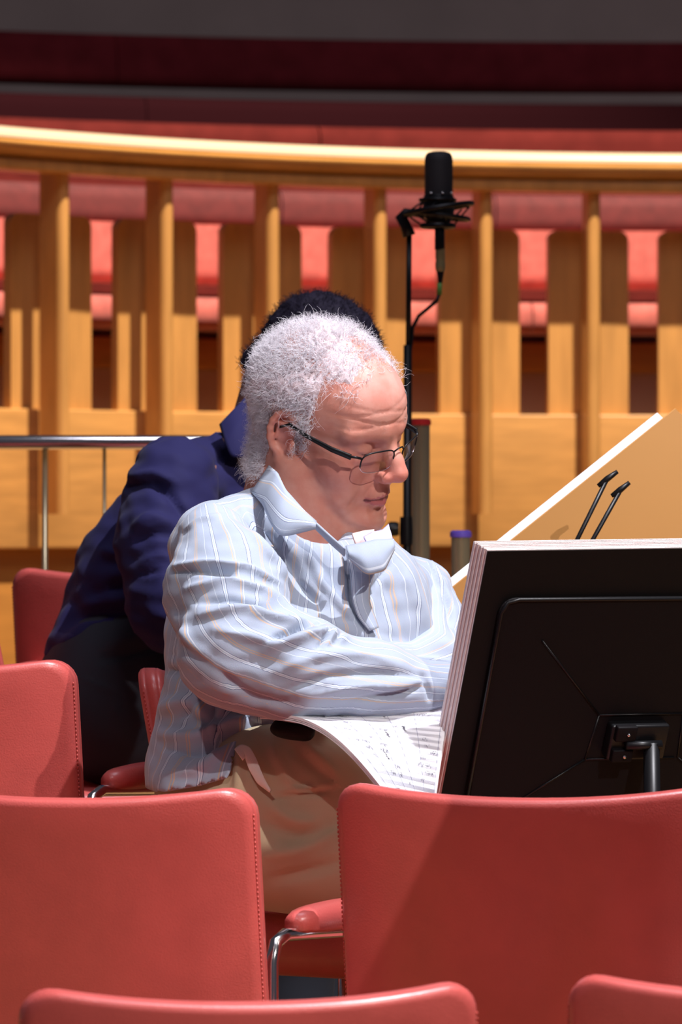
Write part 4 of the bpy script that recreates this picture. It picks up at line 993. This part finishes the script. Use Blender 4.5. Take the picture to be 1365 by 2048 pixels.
# ------------------------------------------------------------------ music: score on the lap
sc_ = empty('open_score', tuple(A_(760, 1500, 6.05))); tag(sc_, 'large open white music score lying on the grey-haired person\'s lap', 'score')
def sheet_pt(u, v):  # u along far->right, v far->near
    a = A_(520, 1426, 6.03); b = A_(901, 1409, 6.07); c = A_(868, 1625, 5.95); d_ = A_(790, 1610, 5.86)
    top_ = a*(1-u)+b*u; bot = d_*(1-u)+c*u; p = top_*(1-v)+bot*v
    p = p+np.array([0, 0, 1])*(.026*math.sin(math.pi*v)*(1-.6*u)+.010*math.sin(math.pi*min(1, v*1.0))*(1-u))
    return p
nu, nvv = 40, 30
def sheet(dz, th, name, m, shrink=0.0, par_=None):
    V = []; 
    for k_ in (0, 1):
        for i in range(nu):
            for j in range(nvv):
                p = sheet_pt(i/(nu-1), j/(nvv-1)); V.append(p+np.array([0, 0, dz-k_*th]))
    n1 = nu*nvv; F_ = []
    for i in range(nu-1):
        for j in range(nvv-1):
            a = i*nvv+j; F_.append((a, a+nvv, a+nvv+1, a+1)); F_.append((n1+a, n1+a+1, n1+a+nvv+1, n1+a+nvv))
    for i in range(nu-1):
        for j in (0, nvv-1): a = i*nvv+j; F_.append((a, a+nvv, n1+a+nvv, n1+a))
    for j in range(nvv-1):
        for i in (0, nu-1): a = i*nvv+j; F_.append((a, a+1, n1+a+1, n1+a))
    o = obj(name, V, F_, m, None, smooth=False); o.data.set_sharp_from_angle(angle=math.radians(30)); 
    o.data.polygons.foreach_set('use_smooth', [True]*len(o.data.polygons)); return child(o, par_ or sc_)
sheet(0, .0035, 'page_block', M['paper']); sheet(-.0042, .0012, 'loose_page', M['paper']); sheet(-.0062, .0016, 'back_cover', M['paper'])
# staves, bar lines and notes printed on the page
def mark(mb, pts, wd):
    up = .0006; P_ = [sheet_pt(*p)+np.array([0, 0, up]) for p in pts]
    V = []
    for i, p in enumerate(P_):
        t = P_[min(i+1, len(P_)-1)]-P_[max(i-1, 0)]; s_v = np.cross(t, [0, 0, 1.]); s_v /= max(np.linalg.norm(s_v), 1e-9); V += [p-s_v*wd/2, p+s_v*wd/2]
    mb.add(V, [(2*i, 2*i+2, 2*i+3, 2*i+1) for i in range(len(P_)-1)])
M['stave'] = mat('faint_stave_ink', (.42, .42, .55), .7); M['ink'] = mat('black_ink', (.05, .04, .10), .7); M['line'] = mat('grey_bar_line', (.42, .42, .52), .7)
stv = MB(); ink = MB(); bl = MB()
# skewed page frame : staves run towards the upper right of the picture
def sk(a, b): return (b*.80+.10+a*.16, .06+.90*a-.02*b)   # a across systems, b along stave
for si in range(16):
    a = .03+si*.063
    for ln_i in range(5):
        mark(stv, [(.10+.88*t, .04+a*.94+ln_i*.006) for t in np.linspace(0, 1, 14)], .0006)
for k_ in range(6):
    u = .14+k_*.165; mark(bl, [(u, .05+.92*t) for t in np.linspace(0, 1, 20)], .0007)
for i in range(46):
    si = rng.integers(0, 16); u0 = rng.uniform(.14, .92); v0 = .04+(.03+si*.063)*.94
    for k_ in range(rng.integers(2, 7)):
        u = u0+k_*.011; vv = v0+rng.uniform(0, .022)
        if u > .97 or vv > .97: continue
        mark(ink, [(u, vv), (u+.006, vv)], .0015); mark(ink, [(u+.005, vv), (u+.005, vv-.016)], .0004)
    mark(ink, [(u0+.005, max(.01, v0-.014)), (min(.97, u0+.05), max(.01, v0-.012))], .0008) if rng.random() < .5 else None
for u, v in ((.20, .18), (.33, .15), (.60, .12), (.55, .40), (.42, .62), (.70, .30)):
    for k_ in range(4): mark(ink, [(u+.006*(k_ % 2), v+.016*k_), (u+.016+.006*(k_ % 2), v+.016*k_+.006)], .0035)
tag(child(stv.build('staves', M['stave'], smooth=False), sc_), kind='stuff'); tag(child(ink.build('notes', M['ink'], smooth=False), sc_), kind='stuff'); tag(child(bl.build('bar_lines', M['line'], smooth=False), sc_), kind='stuff')
dk = empty('black_pouch', tuple(A_(590, 1462, 6.03))); tag(dk, 'small black pouch between the shirt hem and the open score', 'pouch')
S = SDF(axis(-.12, .02, .004), axis(5.95, 6.15, .004), axis(.93, 1.03, .004)); S.ell(A_(585, 1458, 6.05), (.030, .022, .013), .01); S.cone(A_(565, 1452, 6.05), A_(612, 1466, 6.04), .009, .011, .012)
V, Fq = S.mesh(); child(obj('pouch_shell', smooth(V, Fq, 2), Fq, M['cover'], None), dk)

# ------------------------------------------------------------------ big music stand with a thick black-covered score
nrm = np.array([-.36, .83, .40]); nrm /= np.linalg.norm(nrm)          # towards the reader
wv = np.cross(nrm, [0, 0, 1.0]); wv /= np.linalg.norm(wv); hv = np.cross(wv, nrm); hv = hv if hv[2] > 0 else -hv
if wv[0] < 0: wv = -wv
TL = A_(976, 1103, 5.92)
ms = empty('music_stand', tuple(TL+wv*.26)); ms.location.z = .26
tag(ms, 'black music stand seen from behind at the right edge, its tray holding a thick score', 'music stand')
bk = empty('thick_score', tuple(TL)); tag(bk, 'thick black-covered score with pink-white page edges on the right-hand music stand', 'score')
def plane_pt(u, v, n=0): return TL+wv*u+hv*v+nrm*n
def slab(name, poly, n0, n1, m, par_, bev=0):
    K = len(poly); V = [plane_pt(u, v, n0) for u, v in poly]+[plane_pt(u, v, n1) for u, v in poly]
    F_ = [tuple(range(K)), tuple(K+i for i in range(K))[::-1]]+[(i, K+i, K+(i+1) % K, (i+1) % K) for i in range(K)]
    o = obj(name, V, F_, m, None, smooth=False)
    if bev:
        md = o.modifiers.new('bevel', 'BEVEL'); md.width = bev; md.segments = 3
    return child(o, par_)
slab('back_cover', [(0, 0), (.56, .006), (.56, -.47), (0, -.47)], 0, .0012, M['cover'], bk)
PB = []
for k_ in range(14):
    o_ = .0016+k_*.0021; dx = -.0006*k_+.0010*math.sin(k_*2.1); dy = .0008*math.sin(k_*3.3)
    slab('page_block', [(dx, dy+.001), (.56+dx, dy+.007), (.56+dx, -.47), (dx, -.47)], o_, o_+.0019, M['pagex'] if k_ % 2 else M['pagew'], bk)
def desk(par_, u0, u1, v0, v1, r, n0, n1):
    pts = []
    for cx, cy, a in ((u1-r, v1-r, 0), (u0+r, v1-r, 90), (u0+.012+r, v0+r, 180), (u1-.012-r, v0+r, 270)):
        for k_ in range(7):
            q_ = math.radians(a+15*k_); pts.append((cx+r*math.cos(q_), cy+r*math.sin(q_)))
    slab('tray_panel', pts, n0, n1, M['black'], par_, .002)
desk(ms, .030, .50, -.47, -.064, .022, -.005, -.0015)
# raised rim, pressed ribs, bracket and tube
rim = [plane_pt(.036, -.45, -.006), plane_pt(.033, -.085, -.006), plane_pt(.040, -.070, -.006), plane_pt(.055, -.066, -.006), plane_pt(.48, -.066, -.006), plane_pt(.495, -.08, -.006), plane_pt(.495, -.45, -.006)]
child(MB().tube(rim, .0026, 8).build('rim', M['blackm']), ms)
for a, b in (((.10, -.125), (.205, -.235)), ((.205, -.235), (.197, -.30)), ((.197, -.30), (.11, -.36)), ((.205, -.235), (.33, -.235)), ((.197, -.30), (.33, -.30)), ((.43, -.125), (.33, -.235)), ((.33, -.235), (.335, -.30)), ((.335, -.30), (.42, -.36))):
    child(MB().tube([plane_pt(*a, -.0055), plane_pt(*b, -.0055)], .0016, 6).build('pressed_rib', M['blackm']), ms)
Rm = np.stack([wv, -nrm, hv], 1); from mathutils import Matrix
RM = Matrix(Rm.tolist())
child(MB().box(plane_pt(.262, -.268, -.014), (.085, .018, .05), RM, .003).build('tilt_bracket', M['blackm']), ms)
child(MB().box(plane_pt(.238, -.252, -.026), (.030, .010, .022), RM, .002).build('bracket_plate', M['black']), ms)
child(MB().box(plane_pt(.238, -.284, -.026), (.030, .010, .018), RM, .002).build('bracket_plate', M['black']), ms)
for v_ in (-.252, -.284): child(MB().lathe([(.003, 0), (.002, .003)], plane_pt(.240, v_, -.031), axis=-nrm, n=10).build('bolt', M['chrome']), ms)
child(MB().tube([plane_pt(.24, -.268, -.03), plane_pt(.29, -.266, -.034)], .006, 12).build('pivot_rod', M['blackm']), ms)
tb = plane_pt(.278, -.275, -.032)
child(MB().tube([tb+np.array([0, 0, .01]), (tb[0]+.006, tb[1], .60)], .011, 16).build('inner_tube', M['blackm']), ms)
child(MB().tube([(tb[0]+.006, tb[1], .62), (tb[0]+.008, tb[1], .29)], .014, 16).build('outer_tube', M['blackm']), ms)
for a in (.5, 2.6, 4.7): child(MB().tube([(tb[0]+.008, tb[1], .36), (tb[0]+.008+.2*math.cos(a), tb[1]+.2*math.sin(a)*.8, .268)], .008, 8).build('leg', M['blackm']), ms)
slab('ledge', [(.02, -.478), (.51, -.478), (.51, -.471), (.02, -.471)], -.005, .055, M['black'], ms)

# ------------------------------------------------------------------ tan folio on a second stand
e2 = empty('tan_folio', tuple(A_(1100, 1000, 6.7))); tag(e2, 'large tan card folio with white sheets along its upper edge, leaning behind the black stand', 'folio')
def quad_slab(name, c, th, m, par_, dirn, seg=16):
    a, b, cc, d_ = [np.array(v) for v in c]; V = []
    for k_ in (0, 1):
        for i in range(seg+1):
            t = i/seg; sg = 0
            V += [a*(1-t)+b*t+dirn*(k_*th)+np.array([0, 0, -sg]), d_*(1-t)+cc*t+dirn*(k_*th)]
    n1 = 2*(seg+1); F_ = []
    for i in range(seg):
        p = 2*i; F_ += [(p, p+1, p+3, p+2), (n1+p, n1+p+2, n1+p+3, n1+p+1), (p, p+2, n1+p+2, n1+p), (p+1, n1+p+1, n1+p+3, p+3)]
    F_ += [(0, n1, n1+1, 1), (2*seg, 2*seg+1, n1+2*seg+1, n1+2*seg)]
    o = obj(name, V, F_, m, None, smooth=True); o.data.set_sharp_from_angle(angle=math.radians(30)); return child(o, par_)
fa, fb = A_(880, 1196, 6.62), A_(1352, 818, 6.78); fd = np.array([.11, .05, -.22]); fd2 = np.array([.16, .03, -.15])
dn = np.array([-.30, .75, .60]); dn /= np.linalg.norm(dn)
quad_slab('card', [fa, fb, fb+fd2*1.5, fa+fd*1.4], .0022, M['tan'], e2, dn)
for k_, (x0, x1) in enumerate(((.0, .93), (.02, .90), (.0, .94))):
    q0 = fa*(1-x0)+fb*x0; q1 = fa*(1-x1)+fb*x1; up_ = dn*(.007+.0045*k_)
    quad_slab('sheets', [q0+up_, q1+up_, q1+fd2*.5+up_, q0+fd*.5+up_], .0030, M['paper'], e2, dn)
w2 = empty('wire_music_stand', tuple(A_(1180, 1400, 6.62))); w2.location.z = .26
tag(w2, 'slim black stand whose two hooked page clips show against the tan folio', 'music stand')
off = np.array([0, -.10, 0])
for (x0, y0), (x1, y1), hk in (((1140, 1110), (1214, 960), ((1197, 972), (1215, 958), (1236, 943))), ((1168, 1112), (1240, 984), ((1224, 992), (1241, 980), (1260, 965)))):
    d_ = 6.55
    child(MB().tube([A_(x0-60, y0+110, d_+.02), A_(x0, y0, d_), A_(x1, y1, d_)], .0034, 8).build('page_clip', M['blackm']), w2)
    child(MB().tube([A_(hk[0][0], hk[0][1], d_), A_(hk[1][0], hk[1][1], d_), A_(hk[2][0], hk[2][1], d_)], [.003, .0045, .003], 8).build('clip_hook', M['blackm']), w2)
qb = A_(1250, 1225, 6.57)
child(MB().box((qb[0], qb[1]+.02, qb[2]), (.34, .05, .012), None, .003).build('shelf', M['blackm']), w2)
child(MB().tube([(qb[0], qb[1]+.02, qb[2]), (qb[0], qb[1]+.02, .30)], .010, 12).build('tube', M['blackm']), w2)
for a in (.4, 2.5, 4.6): child(MB().tube([(qb[0], qb[1]+.02, .40), (qb[0]+.2*math.cos(a), qb[1]+.02+.2*math.sin(a), .268)], .007, 8).build('leg', M['blackm']), w2)

# ------------------------------------------------------------------ unseen tall stand added right of the frame to cast the chair's shadow
t3 = empty('music_stand', (.80, 4.95, 0)); tag(t3, 'unseen tall black music stand added beyond the right edge to shade the red chair', 'music stand')
child(MB().add([(.452, 4.915, 1.17), (1.12, 4.915, 1.17), (1.08, 4.93, 1.66), (.575, 4.93, 1.66), (.452, 4.921, 1.17), (1.12, 4.921, 1.17), (1.08, 4.936, 1.66), (.575, 4.936, 1.66)],
   [(0, 1, 2, 3), (7, 6, 5, 4), (0, 4, 5, 1), (1, 5, 6, 2), (2, 6, 7, 3), (3, 7, 4, 0)]).build('tray_panel', M['black'], smooth=False), t3)
child(MB().box((.80, 4.95, 1.167), (.64, .07, .006)).build('ledge', M['black'], smooth=False), t3)
child(MB().tube([(.80, 4.95, 1.45), (.80, 4.95, .03)], .012, 16).build('tube', M['blackm']), t3)
for a in (.5, 2.6, 4.7): child(MB().tube([(.80, 4.95, .16), (.80+.22*math.cos(a), 4.95+.2*math.sin(a), .008)], .008, 8).build('leg', M['blackm']), t3)
